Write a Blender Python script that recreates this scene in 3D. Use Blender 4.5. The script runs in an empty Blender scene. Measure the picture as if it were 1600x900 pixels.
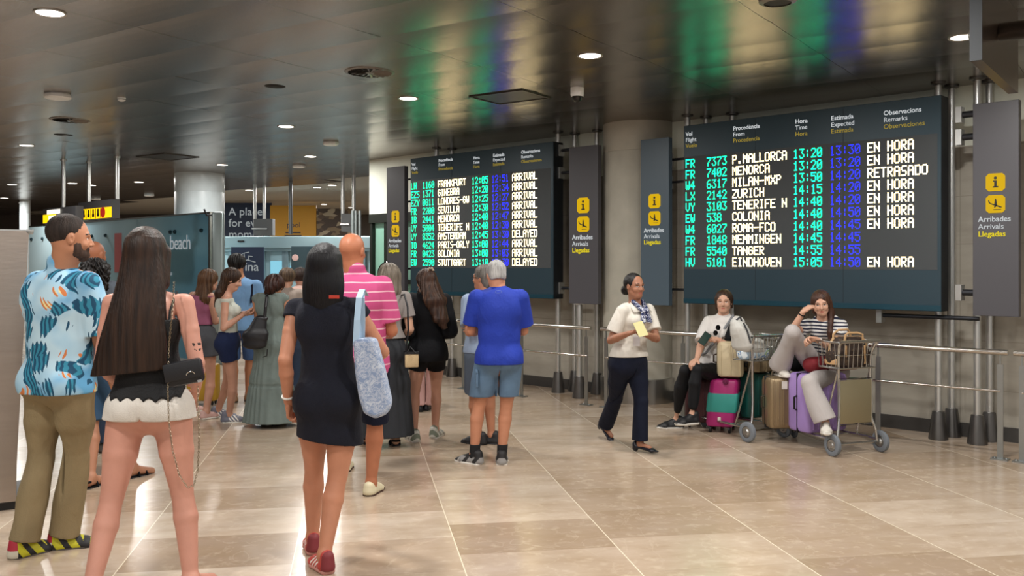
import bpy, math, random
import numpy as np
from mathutils import Vector, Matrix
random.seed(7); np.random.seed(7)
sc = bpy.context.scene; COL = sc.collection
# ------------------------------------------------------------------ camera model
F, CX, CY, H = 1450.0, 800.0, 415.0, 1.6
CEIL = 3.29
W0 = np.array([4.57, 8.375]); ANG = math.atan2(-.686, .728)
AX = np.array([math.cos(ANG), math.sin(ANG)]); NN = np.array([AX[1], -AX[0]])   # along the wall (rightwards), out of the wall
def pt(px, py, D): return np.array([(px-CX)/F*D, D, H-(py-CY)/F*D])
def fl(px, py):
    D = F*H/(py-CY); return np.array([(px-CX)/F*D, D, 0.0])
def ce(px, py, z=CEIL):
    D = F*(z-H)/(CY-py); return np.array([(px-CX)/F*D, D, z])
def wd(px, n):
    dx = (px-CX)/F
    return (n + W0@NN)/(dx*NN[0]+NN[1])
def wa(px, n):
    D = wd(px, n); return float((np.array([(px-CX)/F*D, D])-W0)@AX)
def wz(px, py, n): return H-(py-CY)/F*wd(px, n)
def wl(a, n, z=0.0):
    q = W0+a*AX+n*NN; return (float(q[0]), float(q[1]), float(z))
# ------------------------------------------------------------------ materials
def lin(c):
    if isinstance(c, str): c = [int(c[i:i+2], 16)/255 for i in (0, 2, 4)]
    return tuple((x/12.92 if x <= .04045 else ((x+.055)/1.055)**2.4) for x in c[:3])+(1.0,)
class NT:
    def __init__(s, m): s.t = m.node_tree; s.n = s.t.nodes; s.l = s.t.links
    def add(s, typ, **kw):
        x = s.n.new(typ)
        for k, v in kw.items():
            if k.startswith('i_'):
                k = k[2:]; k = int(k) if k.isdigit() else k.replace('_', ' ')
                if isinstance(v, bpy.types.NodeSocket): s.l.new(v, x.inputs[k])
                else: x.inputs[k].default_value = v
            else: setattr(x, k, v)
        return x
    def math(s, op, a, b=None, c=None):
        x = s.n.new('ShaderNodeMath'); x.operation = op
        for i, v in enumerate((a, b, c)):
            if v is None: continue
            if isinstance(v, (int, float)): x.inputs[i].default_value = v
            else: s.l.new(v, x.inputs[i])
        return x.outputs[0]
    def mix(s, f, a, b):
        x = s.n.new('ShaderNodeMix'); x.data_type = 'RGBA'
        for i, v in ((0, f), (6, a), (7, b)):
            if isinstance(v, bpy.types.NodeSocket): s.l.new(v, x.inputs[i])
            else: x.inputs[i].default_value = v
        return x.outputs[2]
    def ramp(s, f, stops, interp='LINEAR'):
        x = s.n.new('ShaderNodeValToRGB'); s.l.new(f, x.inputs[0]); x.color_ramp.interpolation = interp
        e = x.color_ramp.elements
        while len(e) < len(stops): e.new(.5)
        for q, (p, c) in zip(e, stops): q.position = p; q.color = c if len(c) == 4 else lin(c)
        return x.outputs[0]
M = {}
def mat(name, col, rough=.6, metal=0.0, bump=0.0, bscale=40, var=0.0, vscale=6, emit=None, estr=0, spec=.5, coat=0, alpha=1, stretch=None, sheen=0, trans=0, wr=0):
    if name in M: return M[name]
    m = bpy.data.materials.new(name); m.use_nodes = True; N = NT(m); b = N.n['Principled BSDF']
    c = lin(col); b.inputs['Base Color'].default_value = c
    b.inputs['Roughness'].default_value = rough; b.inputs['Metallic'].default_value = metal
    b.inputs['Specular IOR Level'].default_value = spec; b.inputs['Coat Weight'].default_value = coat
    b.inputs['Sheen Weight'].default_value = sheen; b.inputs['Transmission Weight'].default_value = trans
    b.inputs['Alpha'].default_value = alpha
    if emit: b.inputs['Emission Color'].default_value = lin(emit); b.inputs['Emission Strength'].default_value = estr
    if bump or var:
        tc = N.add('ShaderNodeTexCoord'); co = tc.outputs['Object']
        if stretch: co = N.add('ShaderNodeMapping', i_Vector=co, i_Scale=stretch).outputs[0]
    if var:
        nz = N.add('ShaderNodeTexNoise', i_Vector=co, i_Scale=vscale, i_Detail=5.0)
        d = tuple(x*(1-var) for x in c[:3])+(1,); e = tuple(min(1, x*(1+var)) for x in c[:3])+(1,)
        N.l.new(N.ramp(nz.outputs[0], [(.3, d), (.7, e)]), b.inputs['Base Color'])
    if bump:
        nz = N.add('ShaderNodeTexNoise', i_Vector=co, i_Scale=bscale, i_Detail=3.0)
        bp = N.add('ShaderNodeBump', i_Height=nz.outputs[0], i_Strength=bump, i_Distance=.01)
        if wr:
            wn_ = N.add('ShaderNodeTexNoise', i_Vector=N.add('ShaderNodeMapping', i_Vector=co, i_Scale=(1, 1, .45)).outputs[0], i_Scale=11.0, i_Detail=2.5, i_Distortion=1.2)
            b0 = N.add('ShaderNodeBump', i_Height=wn_.outputs[0], i_Strength=wr, i_Distance=.03); N.l.new(b0.outputs[0], bp.inputs['Normal'])
        N.l.new(bp.outputs[0], b.inputs['Normal'])
    M[name] = m; return m
def emis(name, col, s):
    if name in M: return M[name]
    m = bpy.data.materials.new(name); m.use_nodes = True; N = NT(m); b = N.n['Principled BSDF']
    b.inputs['Base Color'].default_value = (0, 0, 0, 1); b.inputs['Roughness'].default_value = 1
    b.inputs['Emission Color'].default_value = lin(col); b.inputs['Emission Strength'].default_value = s
    M[name] = m; return m
# ------------------------------------------------------------------ mesh builder
class MB:
    def __init__(s): s.v = []; s.f = []; s.m = []
    def add(s, V, Fs, mi=0):
        o = len(s.v); s.v += [tuple(map(float, x)) for x in V]; s.f += [tuple(i+o for i in f) for f in Fs]; s.m += [mi]*len(Fs); return s
    def box(s, c, d, rz=0, mi=0, bev=0, taper=1):
        x, y, z = d[0]/2, d[1]/2, d[2]/2
        if bev:
            b = min(bev, x*.95, y*.95, z*.95); P = []
            K = 3
            pts = []
            for k in range(4):
                cx_, cy_ = ((x-b), (y-b)) if k == 0 else ((-(x-b), (y-b)) if k == 1 else ((-(x-b), -(y-b)) if k == 2 else ((x-b), -(y-b))))
                for j in range(K+1):
                    t = (k+j/K)*math.pi/2; pts.append((cx_, cy_, math.cos(t), math.sin(t)))
            rings = []
            for zz, off in [(-z, 1), (-z+b*.3, .3), (-z+b, 0), (z-b, 0), (z-b*.3, .3), (z, 1)]:
                rr = b*(1-off*.9) if off != .3 else b*.75
                rings.append([(px+rr*cx, py+rr*sx, zz) for px, py, cx, sx in pts])
            n = len(pts); V = [p for r in rings for p in r]; Fs = []
            for i in range(len(rings)-1):
                for j in range(n): Fs.append((i*n+j, i*n+(j+1) % n, (i+1)*n+(j+1) % n, (i+1)*n+j))
            Fs.append(tuple(reversed(range(n)))); Fs.append(tuple((len(rings)-1)*n+j for j in range(n)))
        else:
            t = taper
            V = [(-x, -y, -z), (x, -y, -z), (x, y, -z), (-x, y, -z), (-x*t, -y*t, z), (x*t, -y*t, z), (x*t, y*t, z), (-x*t, y*t, z)]
            Fs = [(3, 2, 1, 0), (4, 5, 6, 7), (0, 1, 5, 4), (1, 2, 6, 5), (2, 3, 7, 6), (3, 0, 4, 7)]
        cr, sr = math.cos(rz), math.sin(rz)
        return s.add([(c[0]+a*cr-b_*sr, c[1]+a*sr+b_*cr, c[2]+k) for a, b_, k in V], Fs, mi)
    def tube(s, P, r, n=10, mi=0, closed=False, caps=True):
        P = [Vector(p) for p in P]; R = r if isinstance(r, (list, tuple)) else [r]*len(P); V = []; Fs = []
        up = None
        L = len(P)
        for i, p in enumerate(P):
            if closed: t = (P[(i+1) % L]-P[i-1])
            else: t = P[min(i+1, L-1)]-P[max(i-1, 0)]
            t.normalize()
            if up is None: up = Vector((0, 0, 1)) if abs(t.z) < .9 else Vector((1, 0, 0))
            a = t.cross(up)
            if a.length < 1e-5: a = t.cross(Vector((.3, 1, .2)))
            a.normalize(); b = a.cross(t); up = b
            for j in range(n):
                w = 2*math.pi*j/n; V.append(p+(a*math.cos(w)+b*math.sin(w))*R[i])
        for i in range(L if closed else L-1):
            for j in range(n):
                k = (i+1) % L
                Fs.append((i*n+j, k*n+j, k*n+(j+1) % n, i*n+(j+1) % n))
        if caps and not closed: Fs += [tuple(range(n)), tuple((L-1)*n+j for j in reversed(range(n)))]
        return s.add(V, Fs, mi)
    def lathe(s, c, prof, n=32, mi=0, cap=True, sx=1, sy=1):
        V = []; Fs = []
        for r, z in prof:
            for j in range(n):
                w = 2*math.pi*j/n; V.append((c[0]+r*math.cos(w)*sx, c[1]+r*math.sin(w)*sy, c[2]+z))
        for i in range(len(prof)-1):
            for j in range(n): Fs.append((i*n+j, i*n+(j+1) % n, (i+1)*n+(j+1) % n, (i+1)*n+j))
        if cap: Fs += [tuple(reversed(range(n))), tuple((len(prof)-1)*n+j for j in range(n))]
        return s.add(V, Fs, mi)
    def wheel(s, c, ax, r, w, n=28, mi=0, prof=None):
        ax = Vector(ax).normalized(); a = ax.cross(Vector((0, 0, 1))).normalized(); b = ax.cross(a)
        prof = prof or [(.0, -w/2), (r*.8, -w/2), (r, -w/4), (r, w/4), (r*.8, w/2), (0, w/2)]
        V = []; Fs = []
        for rr, h in prof:
            for j in range(n):
                t = 2*math.pi*j/n; V.append(Vector(c)+ax*h+(a*math.cos(t)+b*math.sin(t))*max(rr, 1e-4))
        for i in range(len(prof)-1):
            for j in range(n): Fs.append((i*n+j, i*n+(j+1) % n, (i+1)*n+(j+1) % n, (i+1)*n+j))
        return s.add(V, Fs, mi)
    def poly(s, P, mi=0): return s.add(P, [tuple(range(len(P)))], mi)
    def extr(s, P2, y0, y1, mi=0):
        n = len(P2); V = [(x, y0, z) for x, z in P2]+[(x, y1, z) for x, z in P2]
        Fs = [tuple(range(n)), tuple(n+j for j in reversed(range(n)))]+[(j, n+j, n+(j+1) % n, (j+1) % n) for j in range(n)]
        return s.add(V, Fs, mi)
    def build(s, name, m, parent=None, smooth=True, fix=True):
        me = bpy.data.meshes.new(name); me.from_pydata(s.v, [], s.f)
        for x in (m if isinstance(m, (list, tuple)) else [m]): me.materials.append(x)
        me.polygons.foreach_set('material_index', s.m)
        if fix:
            import bmesh
            bm = bmesh.new(); bm.from_mesh(me); bmesh.ops.recalc_face_normals(bm, faces=bm.faces); bm.to_mesh(me); bm.free()
        if smooth:
            me.shade_smooth(); me.set_sharp_from_angle(angle=math.radians(38))
        o = bpy.data.objects.new(name, me); COL.objects.link(o)
        if parent: o.parent = parent
        return o
def tag(o, label=None, cat=None, group=None, kind=None):
    if label: o['label'] = label
    if cat: o['category'] = cat
    if group: o['group'] = group
    if kind: o['kind'] = kind
    return o
def thing(name, label, cat, loc=(0, 0, 0), rz=0, group=None):
    o = bpy.data.objects.new(name, None); o.empty_display_size = .1; COL.objects.link(o)
    o.location = tuple(map(float, loc)); o.rotation_euler = (0, 0, rz); return tag(o, label, cat, group)
def struct(o): o['kind'] = 'structure'; return o
def copy_tree(o, parent=None):
    c = o.copy(); COL.objects.link(c)
    if parent: c.parent = parent
    for ch in list(o.children): copy_tree(ch, c)
    return c
def text(body, size, m, parent, x, y, z, align='LEFT', bold=0.0, ex=.001, name='lettering', label=None, rx=math.pi/2, rz=0, sx=1, space=1):
    cu = bpy.data.curves.new('lettering', 'FONT'); cu.body = body; cu.size = size; cu.align_x = align; cu.extrude = ex; cu.offset = bold*size; cu.resolution_u = 3; cu.space_character = space
    t = bpy.data.objects.new('tmp', cu); COL.objects.link(t)
    dg = bpy.context.evaluated_depsgraph_get(); me = bpy.data.meshes.new_from_object(t.evaluated_get(dg))
    bpy.data.objects.remove(t)
    me.materials.clear(); me.materials.append(m)
    o = bpy.data.objects.new(name, me); COL.objects.link(o); o.parent = parent
    o.rotation_euler = (rx, 0, rz); o.location = (x, y, z); o.scale = (sx, 1, 1)
    if label: o['label'] = label
    return o
# ================================================================== the setting
steel = mat('brushed_steel', 'b9b9b6', .28, 1.0, .05, 60, stretch=(1, 1, .05))
chrome = mat('chrome', 'd8d8d8', .12, 1.0)
dkmetal = mat('dark_metal', '33353a', .4, .6)
black = mat('black_plastic', '0c0c0e', .45)
white_paint = mat('white_paint', 'd9ddd6', .6)
# floor: large polished marble tiles
m = bpy.data.materials.new('marble_tiles'); m.use_nodes = True; N = NT(m); B = N.n['Principled BSDF']
tc = N.add('ShaderNodeTexCoord'); mp = N.add('ShaderNodeMapping', i_Vector=tc.outputs['Object'], i_Rotation=(0, 0, math.radians(-9.5)), i_Location=(.34, .2, 0))
sp = N.add('ShaderNodeSeparateXYZ', i_0=mp.outputs[0])
u = N.math('DIVIDE', sp.outputs[0], .9); iu = N.math('FLOOR', u)
off = N.add('ShaderNodeTexWhiteNoise', noise_dimensions='1D', i_W=iu).outputs[0]
v = N.math('ADD', N.math('DIVIDE', sp.outputs[1], .6), off); iv = N.math('FLOOR', v)
cid = N.add('ShaderNodeCombineXYZ', i_0=iu, i_1=iv)
wn = N.add('ShaderNodeTexWhiteNoise', noise_dimensions='2D', i_Vector=cid.outputs[0])
tone = N.ramp(wn.outputs[0], [(0, '9f8b77'), (.3, 'af9c88'), (.6, 'bcaa97'), (1, 'cabaa8')])
sh = N.add('ShaderNodeVectorMath', operation='MULTIPLY_ADD', i_0=wn.outputs[1], i_1=(9, 9, 9), i_2=mp.outputs[0])
n1 = N.add('ShaderNodeTexNoise', i_Vector=N.add('ShaderNodeMapping', i_Vector=sh.outputs[0], i_Scale=(1, 2.2, 1)).outputs[0], i_Scale=2.2, i_Detail=8.0, i_Roughness=.62)
n2 = N.add('ShaderNodeTexNoise', i_Vector=sh.outputs[0], i_Scale=14.0, i_Detail=4.0)
c1 = N.mix(N.ramp(n1.outputs[0], [(.35, (0, 0, 0, 1)), (.7, (.55, .55, .55, 1))]), tone, lin('8f7657'))
c1 = N.mix(N.ramp(n2.outputs[0], [(.55, (0, 0, 0, 1)), (.8, (.35, .35, .35, 1))]), c1, lin('dccdb6'))
vein = N.add('ShaderNodeTexNoise', i_Vector=sh.outputs[0], i_Scale=1.7, i_Detail=6.0, i_Distortion=1.2)
vd = N.math('ABSOLUTE', N.math('SUBTRACT', vein.outputs[0], .5))
c1 = N.mix(N.ramp(vd, [(0, (.13, .13, .13, 1)), (.01, (0, 0, 0, 1))]), c1, lin('e2d5c0'))
fu = N.math('FRACT', u); eu = N.math('MINIMUM', fu, N.math('SUBTRACT', 1, fu)); gu = N.math('LESS_THAN', eu, .0035)
fv = N.math('FRACT', v); ev = N.math('MINIMUM', fv, N.math('SUBTRACT', 1, fv)); gv = N.math('LESS_THAN', ev, .003)
c1 = N.mix(N.math('MULTIPLY', gv, .5), c1, lin('8c7a63')); c1 = N.mix(gu, c1, lin('e0d4bd'))
N.l.new(c1, B.inputs['Base Color'])
rg = N.math('ADD', N.math('MULTIPLY', n1.outputs[0], .12), .15); N.l.new(rg, B.inputs['Roughness'])
B.inputs['Specular IOR Level'].default_value = .6
tilt = N.add('ShaderNodeBump', i_Height=n1.outputs[0], i_Strength=.03, i_Distance=.02); N.l.new(tilt.outputs[0], B.inputs['Normal'])
M['floor'] = m
b = MB(); b.box((-6, 14, -.1), (70, 60, .2)); struct(b.build('floor', m, smooth=False))
# ceiling: metal strips, each a shallow bow, on a grid turned a little from the wall
m = bpy.data.materials.new('bronze_ceiling'); m.use_nodes = True; N = NT(m); B = N.n['Principled BSDF']
tc = N.add('ShaderNodeTexCoord')
nz = N.add('ShaderNodeTexNoise', i_Vector=tc.outputs['Object'], i_Scale=.35, i_Detail=3.0)
nf = N.add('ShaderNodeTexNoise', i_Vector=tc.outputs['Object'], i_Scale=220.0, i_Detail=1.0)
N.l.new(N.ramp(nz.outputs[0], [(.3, '877f78'), (.7, '948b84')]), B.inputs['Base Color'])
B.inputs['Metallic'].default_value = 1; N.l.new(N.math('ADD', N.math('MULTIPLY', nf.outputs[0], .04), .245), B.inputs['Roughness'])
M['ceil'] = m
th = math.atan2(.568, -.823)          # direction of the strips
sd = np.array([math.cos(th), math.sin(th)]); cd = np.array([math.sin(th), -math.cos(th)])
b = MB(); SW, SL, K = .6, 1.25, 6
origin = ce(1144+118/2, 33)[:2]
rr = random.Random(3)
for i in range(-42, 42):
    for j in range(-24, 24):
        c0 = origin+cd*(i*SW)+sd*(j*SL)
        if not (-32 < c0[0] < 12 and -8 < c0[1] < 34): continue
        # keep the ceiling inside the building side of the wall
        if (c0-W0)@NN < -1.5: continue
        t1, t2 = rr.uniform(-.0012, .0012), rr.uniform(-.001, .001)
        V = []; g = .0018
        for q in range(K+1):
            f_ = q/K; zz = CEIL-.005*(1-(2*f_-1)**2)+t1*(f_-.5)*2-.004*f_
            for e in (0, 1):
                p = c0+cd*(g+(SW-2*g)*f_)+sd*(g+(SL-2*g)*e); V.append((p[0], p[1], zz+t2*(e-.5)))
        b.add(V, [(2*q, 2*q+1, 2*q+3, 2*q+2) for q in range(K)])
b.box((-6, 14, CEIL+.11), (70, 60, .2), mi=1)
cm = struct(b.build('ceiling', [m, mat('ceiling_void', 'a8a49a', .6)], smooth=False, fix=False))
# walls
def wallbox(name, a0, a1, n0, n1, z0, z1, m, parent=None):
    bb = MB(); bb.box(((a0+a1)/2, -(n0+n1)/2, (z0+z1)/2), (abs(a1-a0), abs(n1-n0), z1-z0)); o = bb.build(name, m, parent, smooth=False)
    if parent is None: o.location = (W0[0], W0[1], 0); o.rotation_euler = (0, 0, ANG)
    return o
m = bpy.data.materials.new('concrete_panels'); m.use_nodes = True; N = NT(m); B = N.n['Principled BSDF']
tc = N.add('ShaderNodeTexCoord'); sp = N.add('ShaderNodeSeparateXYZ', i_0=tc.outputs['Object'])
nz = N.add('ShaderNodeTexNoise', i_Vector=N.add('ShaderNodeMapping', i_Vector=tc.outputs['Object'], i_Scale=(1, 1, 4)).outputs[0], i_Scale=1.6, i_Detail=6.0, i_Roughness=.6)
base = N.ramp(nz.outputs[0], [(.3, '969084'), (.7, 'a9a397')])
jz = N.math('FRACT', N.math('DIVIDE', sp.outputs[2], .45)); jx = N.math('FRACT', N.math('DIVIDE', N.math('ADD', sp.outputs[0], 20), 1.5))
ln = N.math('MAXIMUM', N.math('LESS_THAN', jz, .012), N.math('LESS_THAN', jx, .004))
N.l.new(N.mix(N.math('MULTIPLY', ln, .45), base, lin('5e574c')), B.inputs['Base Color']); B.inputs['Roughness'].default_value = .55
M['conc'] = m
aL, aR = wa(577, 0), 6.0
aG = wa(648, 0)
ztop = 2.72
w = MB(); w.box(((aG+aR)/2, .15, ztop/2), (aR-aG, .3, ztop)); wo = w.build('wall_right', M['conc'], smooth=False)
wo.location = (W0[0], W0[1], 0); wo.rotation_euler = (0, 0, ANG); struct(wo)
struct(wallbox('wall_upper', aL, aR, -.3, 0, ztop, CEIL+.01, mat('pale_wall', 'e6eadc', .7, var=.06, vscale=2)))
zg = wz(577, 335, 0)
struct(wallbox('wall_lintel', aL, aG, -.3, 0, zg, ztop, M['pale_wall']))
struct(wallbox('baseboard_right', aG, aR, 0, .02, 0, .13, mat('baseboard_grey', '3c3a38', .4)))
# glazed door at the far end of the board wall
d = thing('door_1', None, None, wl(aL, 0), ANG); d['kind'] = 'structure'
wdt = aG-aL
glassg = mat('green_glass', '8fc0ae', .08, 0, spec=.8)
q = MB(); q.box((wdt/2, .08, zg/2), (wdt-.1, .02, zg-.1)); q.build('glass_panel', glassg, d, smooth=False)
q = MB(); q.box((wdt/2, .06, zg-.07), (wdt, .14, .14))
for xx in (.03, wdt*.35, wdt*.7, wdt-.03): q.box((xx, .06, zg/2), (.06, .1, zg))
for zz in (.06, .95, 1.35): q.box((wdt/2, .06, zz), (wdt, .08, .07))
q.build('door_frame', mat('door_frame_dark', '22261f', .4, .3), d, smooth=False)
# round concrete column against the wall
concol = mat('cast_concrete', 'a8a497', .6, 0, .12, 30, .12, 3)
def column(px, D, r, name='round_column', label='', m_=concol, z0=0):
    X = (px-CX)/F*D
    t = thing(name, label, 'column', (X, D, 0))
    q = MB(); q.lathe((0, 0, 0), [(r, 0), (r, CEIL-.35), (r-.004, CEIL-.346), (r, CEIL-.34), (r, CEIL)], 64); q.build('shaft', m_, t)
    return t
nC = .09; DC = wd(998, nC); rC = 56/F*DC*.99
c1 = column(998, DC, rC, label='round grey concrete column against the wall between the two flight boards', m_=concol)
q = MB(); q.lathe((0, 0, 0), [(rC+.03, 0), (rC+.03, .28), (rC, .285)], 64); q.build('steel_skirt', steel, c1)
colpale = mat('pale_column_paint', 'cdd7da', .3, 0, .1, 30, .08, 4)
Dl = ce(312, 268)[1]+.43
c2 = column(312, Dl, 37.5/F*Dl, label='pale round column behind the teal advertising wall', m_=colpale)
c3 = column(39, 24, .13, label='slim pale column at far left behind the metal cabinet', m_=colpale)

# ------------------------------------------------------------------ ceiling fittings
lamp_e = emis('lamp_glow', 'fff6ea', 14); ringm = mat('lamp_ring', 'b8b2ab', .35, .6)
def downlight(x, y, label, r=.085, first=[None]):
    if first[0] is None:
        t = thing('ceiling_downlight', label, 'ceiling light', (x, y, CEIL-.006), group='round recessed ceiling lights')
        q = MB(); q.lathe((0, 0, 0), [(r, -.001), (r+.018, -.006), (r+.02, .0), (r+.02, .02)], 32, cap=False); q.build('trim_ring', ringm, t)
        q = MB(); q.lathe((0, 0, 0), [(.001, -.002), (r, -.002)], 32, cap=False); q.build('lamp_diffuser', lamp_e, t)
        first[0] = t
    else:
        t = copy_tree(first[0]); t.location = (x, y, CEIL-.006); t['label'] = label
    return t
DL = [((78, 19), 'round ceiling downlight nearest the top left corner'),
      ((922, 86), 'round ceiling downlight just above the dome camera'),
      ((638, 153), 'round ceiling downlight between the black ceiling hole and the dark square hatch'),
      ((447, 197), 'round ceiling downlight left of the white flat ceiling beacon'),
      ((1505, 57), 'round ceiling downlight beside the hanging dark panel at top right'),
      ((485, 244), 'small round downlight between the two white ceiling beacons'),
      ((347, 257), 'small round downlight just above right edge of pale column'),
      ((519, 289), 'small round downlight over the yellow banner, the nearer one'),
      ((506, 319), 'tiny round downlight right above the yellow banner'),
      ((390, 297), 'small round downlight behind the two poles of grey box'),
      ((217, 284), 'small round downlight left of the pale column'),
      ((143, 289), 'small round downlight above the yellow hanging sign'),
      ((19, 288), 'small round downlight at far left edge, nearer one'),
      ((7, 309), 'tiny round downlight at far left edge, farther one'),
      ((35, 317), 'tiny round downlight above the slim far left column'),
      ((549, 324), 'tiny round downlight near the end of board wall')]
lights = []
for (px, py), lb in DL:
    p = ce(px, py); downlight(p[0], p[1], lb); lights.append((p[0], p[1]))
def light(x, y, z, e, size=.2, name='lamp_light', col=(1, .97, .925), spread=180):
    l = bpy.data.lights.new(name, 'AREA'); l.shape = 'DISK'; l.size = size; l.energy = e; l.color = col; l.spread = math.radians(spread)
    o = bpy.data.objects.new(name, l); COL.objects.link(o); o.location = (x, y, z); return o
for x, y in lights: light(x, y, CEIL-.03, 48 if y < 13 else 58)
for x, y in [(-5.6, 3.2), (-2.2, 3.0), (1.2, 3.6), (3.6, 3.2), (-3.6, .4), (0, .2), (3.2, .2), (-1.8, -2.6), (1.8, -2.6), (-1.3, 5.4), (1.6, 5.2), (-6.4, 8.6), (-6.8, 13), (-4.2, 20), (-9, 19)]:
    if (ce(800, 0)[1] > y or y > 13 or x < -5):
        t = downlight(x, y, 'round ceiling downlight outside the photographed part'); bpy.data.objects.remove(t) if False else None
    light(x, y, CEIL-.03, 55)
def fit(name, px, py, label, cat):
    p = ce(px, py); return thing(name, label, cat, (p[0], p[1], CEIL))
# white octagonal beacons
def beacon(px, py, label, s=.13):
    t = fit('ceiling_access_point', px, py, label, 'wireless access point')
    q = MB(); q.lathe((0, 0, -.055), [(s*.8, 0), (s, .012), (s, .035), (s*.9, .055)], 8); q.build('housing', mat('white_plastic', 'f4f6f6', .4), t, smooth=False)
    q = MB(); q.lathe((0, 0, -.012), [(s*.6, 0), (s*.6, .012)], 12); q.build('mount_plate', black, t)
beacon(90, 146, 'white octagonal ceiling box near the yellow reflection')
beacon(517, 221, 'white octagonal ceiling box left of near flight board', .11)
beacon(467, 257, 'white octagonal ceiling box above the yellow banner', .11)
beacon(150, 309, 'small white octagonal ceiling box above the lit hanging sign', .12)
beacon(233, 303, 'small white octagonal ceiling box left of the pale column', .12)
t = fit('smoke_detector', 190, 152, 'small round white smoke detector on the ceiling', 'smoke detector')
q = MB(); q.lathe((0, 0, -.04), [(.022, 0), (.038, .01), (.04, .03), (.046, .04)], 24); q.build('sensor_body', M['white_plastic'], t)
q = MB(); q.lathe((0, 0, -.026), [(.0405, 0), (.0405, .005)], 24); q.build('sensor_slot', black, t)
t = fit('dome_camera', 902, 137, 'white dome security camera hanging from ceiling above column', 'camera')
q = MB(); q.lathe((0, 0, -.085), [(.058, 0), (.064, .015), (.064, .085)], 28); q.build('camera_housing', M['white_plastic'], t)
q = MB(); q.lathe((0, 0, -.138), [(.003, 0), (.026, .005), (.044, .02), (.052, .053)], 28); q.build('dome_glass', mat('black_glass', '0a0a0c', .05), t)
for px, py, lb, r in [(430, 134, 'black round speaker hole in the ceiling, nearer one', .095), (99, 210, 'black round speaker hole in the ceiling at far left', .11)]:
    t = fit('ceiling_speaker', px, py, lb, 'ceiling speaker')
    q = MB(); q.lathe((0, 0, -.007), [(.001, 0), (r, 0), (r+.008, .006)], 32, cap=False); q.build('speaker_grille', mat('hole_black', '100e0d', .8), t)
t = fit('ceiling_speaker', 1215, -3, 'grey rimmed round ceiling speaker cut off at top edge', 'ceiling speaker')
q = MB(); q.lathe((0, 0, -.03), [(.001, 0), (.08, 0), (.085, .004)], 32, cap=False); q.build('speaker_grille', mat('grille_dark', '2d2b28', .7), t)
q = MB(); q.lathe((0, 0, -.035), [(.085, 0), (.115, .01), (.12, .035)], 32, cap=False); q.build('trim_ring', mat('ring_grey', '8c877e', .4, .5), t)
def swirl(px, py, label, r=.19):
    t = fit('swirl_air_vent', px, py, label, 'air vent')
    q = MB(); q.lathe((0, 0, -.006), [(.001, 0), (r, 0)], 36, cap=False); q.build('vent_cavity', M['hole_black'], t)
    q = MB()
    for k in range(20):
        w = k*math.pi/10; c, s_ = math.cos(w), math.sin(w); c2_, s2 = math.cos(w+.12), math.sin(w+.12)
        q.poly([(c*.04, s_*.04, -.012), (c*r, s_*r, -.009), (c2_*r, s2*r, -.018), (c2_*.04, s2*.04, -.016)])
    q.lathe((0, 0, -.016), [(.001, 0), (.045, .004)], 16, cap=False)
    q.build('vent_blades', mat('vent_metal', '6f675f', .35, .8), t, fix=False)
    q = MB(); q.lathe((0, 0, -.012), [(r, 0), (r+.03, .006), (r+.035, .012)], 36, cap=False); q.build('trim_ring', M['vent_metal'], t)
swirl(578, 112, 'round swirl air vent in the ceiling, the nearer one'); swirl(110, 187, 'round swirl air vent in the ceiling behind the octagonal box')
def hatch(px, py, lb, w_, l_):
    t = fit('ceiling_hatch', px, py, lb, 'ceiling grille'); t.rotation_euler = (0, 0, th)
    q = MB(); q.box((0, 0, -.006), (l_, w_, .012)); q.build('hatch_panel', mat('hatch_dark', '3a3632', .45, .4), t)
    q = MB()
    for sx in (-1, 1): q.box((sx*l_/2, 0, -.01), (.02, w_+.02, .02)); q.box((0, sx*w_/2, -.01), (l_, .02, .02))
    q.build('hatch_frame', mat('hatch_frame', '57514b', .4, .5), t)
hatch(797, 150, 'dark rectangular grille in the ceiling over near flight board', .5, .62)
hatch(262, 244, 'faint dark rectangular grille in ceiling over pale column', .6, .7)

# ------------------------------------------------------------------ poles, boards, signs on the wall
polem = mat('pole_steel', 'cfd0cd', .3, .85)
boot = mat('boot_steel', '6e6c6a', .35, .9)
def pole(px, n, label, r=.033, bootr=.085, group='steel posts behind the flight boards'):
    a = wa(px, n); t = thing('support_post', label, 'post', wl(a, n), ANG, group)
    q = MB(); q.lathe((0, 0, 0), [(r, .2), (r, CEIL)], 20); q.build('tube', polem, t)
    q = MB(); q.lathe((0, 0, 0), [(bootr, 0), (bootr, .02), (bootr*.62, .26), (r, .265)], 24); q.build('boot', boot, t)
    q = MB(); q.lathe((0, 0, CEIL-.02), [(r+.001, -.01), (r*2, 0), (r*2, .02)], 24); q.build('ceiling_collar', boot, t)
    return t
NF, NR = .31, .07
for px, n, lb in [(1466, NF, 'front steel post under right end of the right flight board'), (1487, NR, 'rear steel post beside right end of the right flight board'),
                  (1527, NF, 'front steel post under the rightmost arrivals panel'), (1546, NR, 'rear steel post behind the rightmost arrivals panel'),
                  (1074, NF, 'front steel post behind left edge of right flight board'), (1103, NR, 'rear steel post behind left part of right flight board'), (1144, NR, 'second rear steel post behind left part of right flight board'),
                  (682, NF, 'front steel post under the left flight board, leftmost'), (706, NR, 'rear steel post under left flight board, behind dark hoodie girl'),
                  (872, NF, 'front steel post under right end of left flight board'),
                  (898, NR, 'rear steel post right of the left flight board'), (933, NR, 'steel post close to left side of concrete column')]:
    pole(px, n, lb)
board_m = mat('board_blue_black', '223843', .42, 0, .02, 300)
side_m = mat('board_side', '10161c', .5)
led_bg = mat('led_matrix', '3a3f42', .5, 0, .3, 700)
LG = emis('led_green', '10ffb0', 2.9); LW = emis('led_white', 'ffe8b0', 4.8); LB = emis('led_blue', '1420ff', 5.5)
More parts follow.
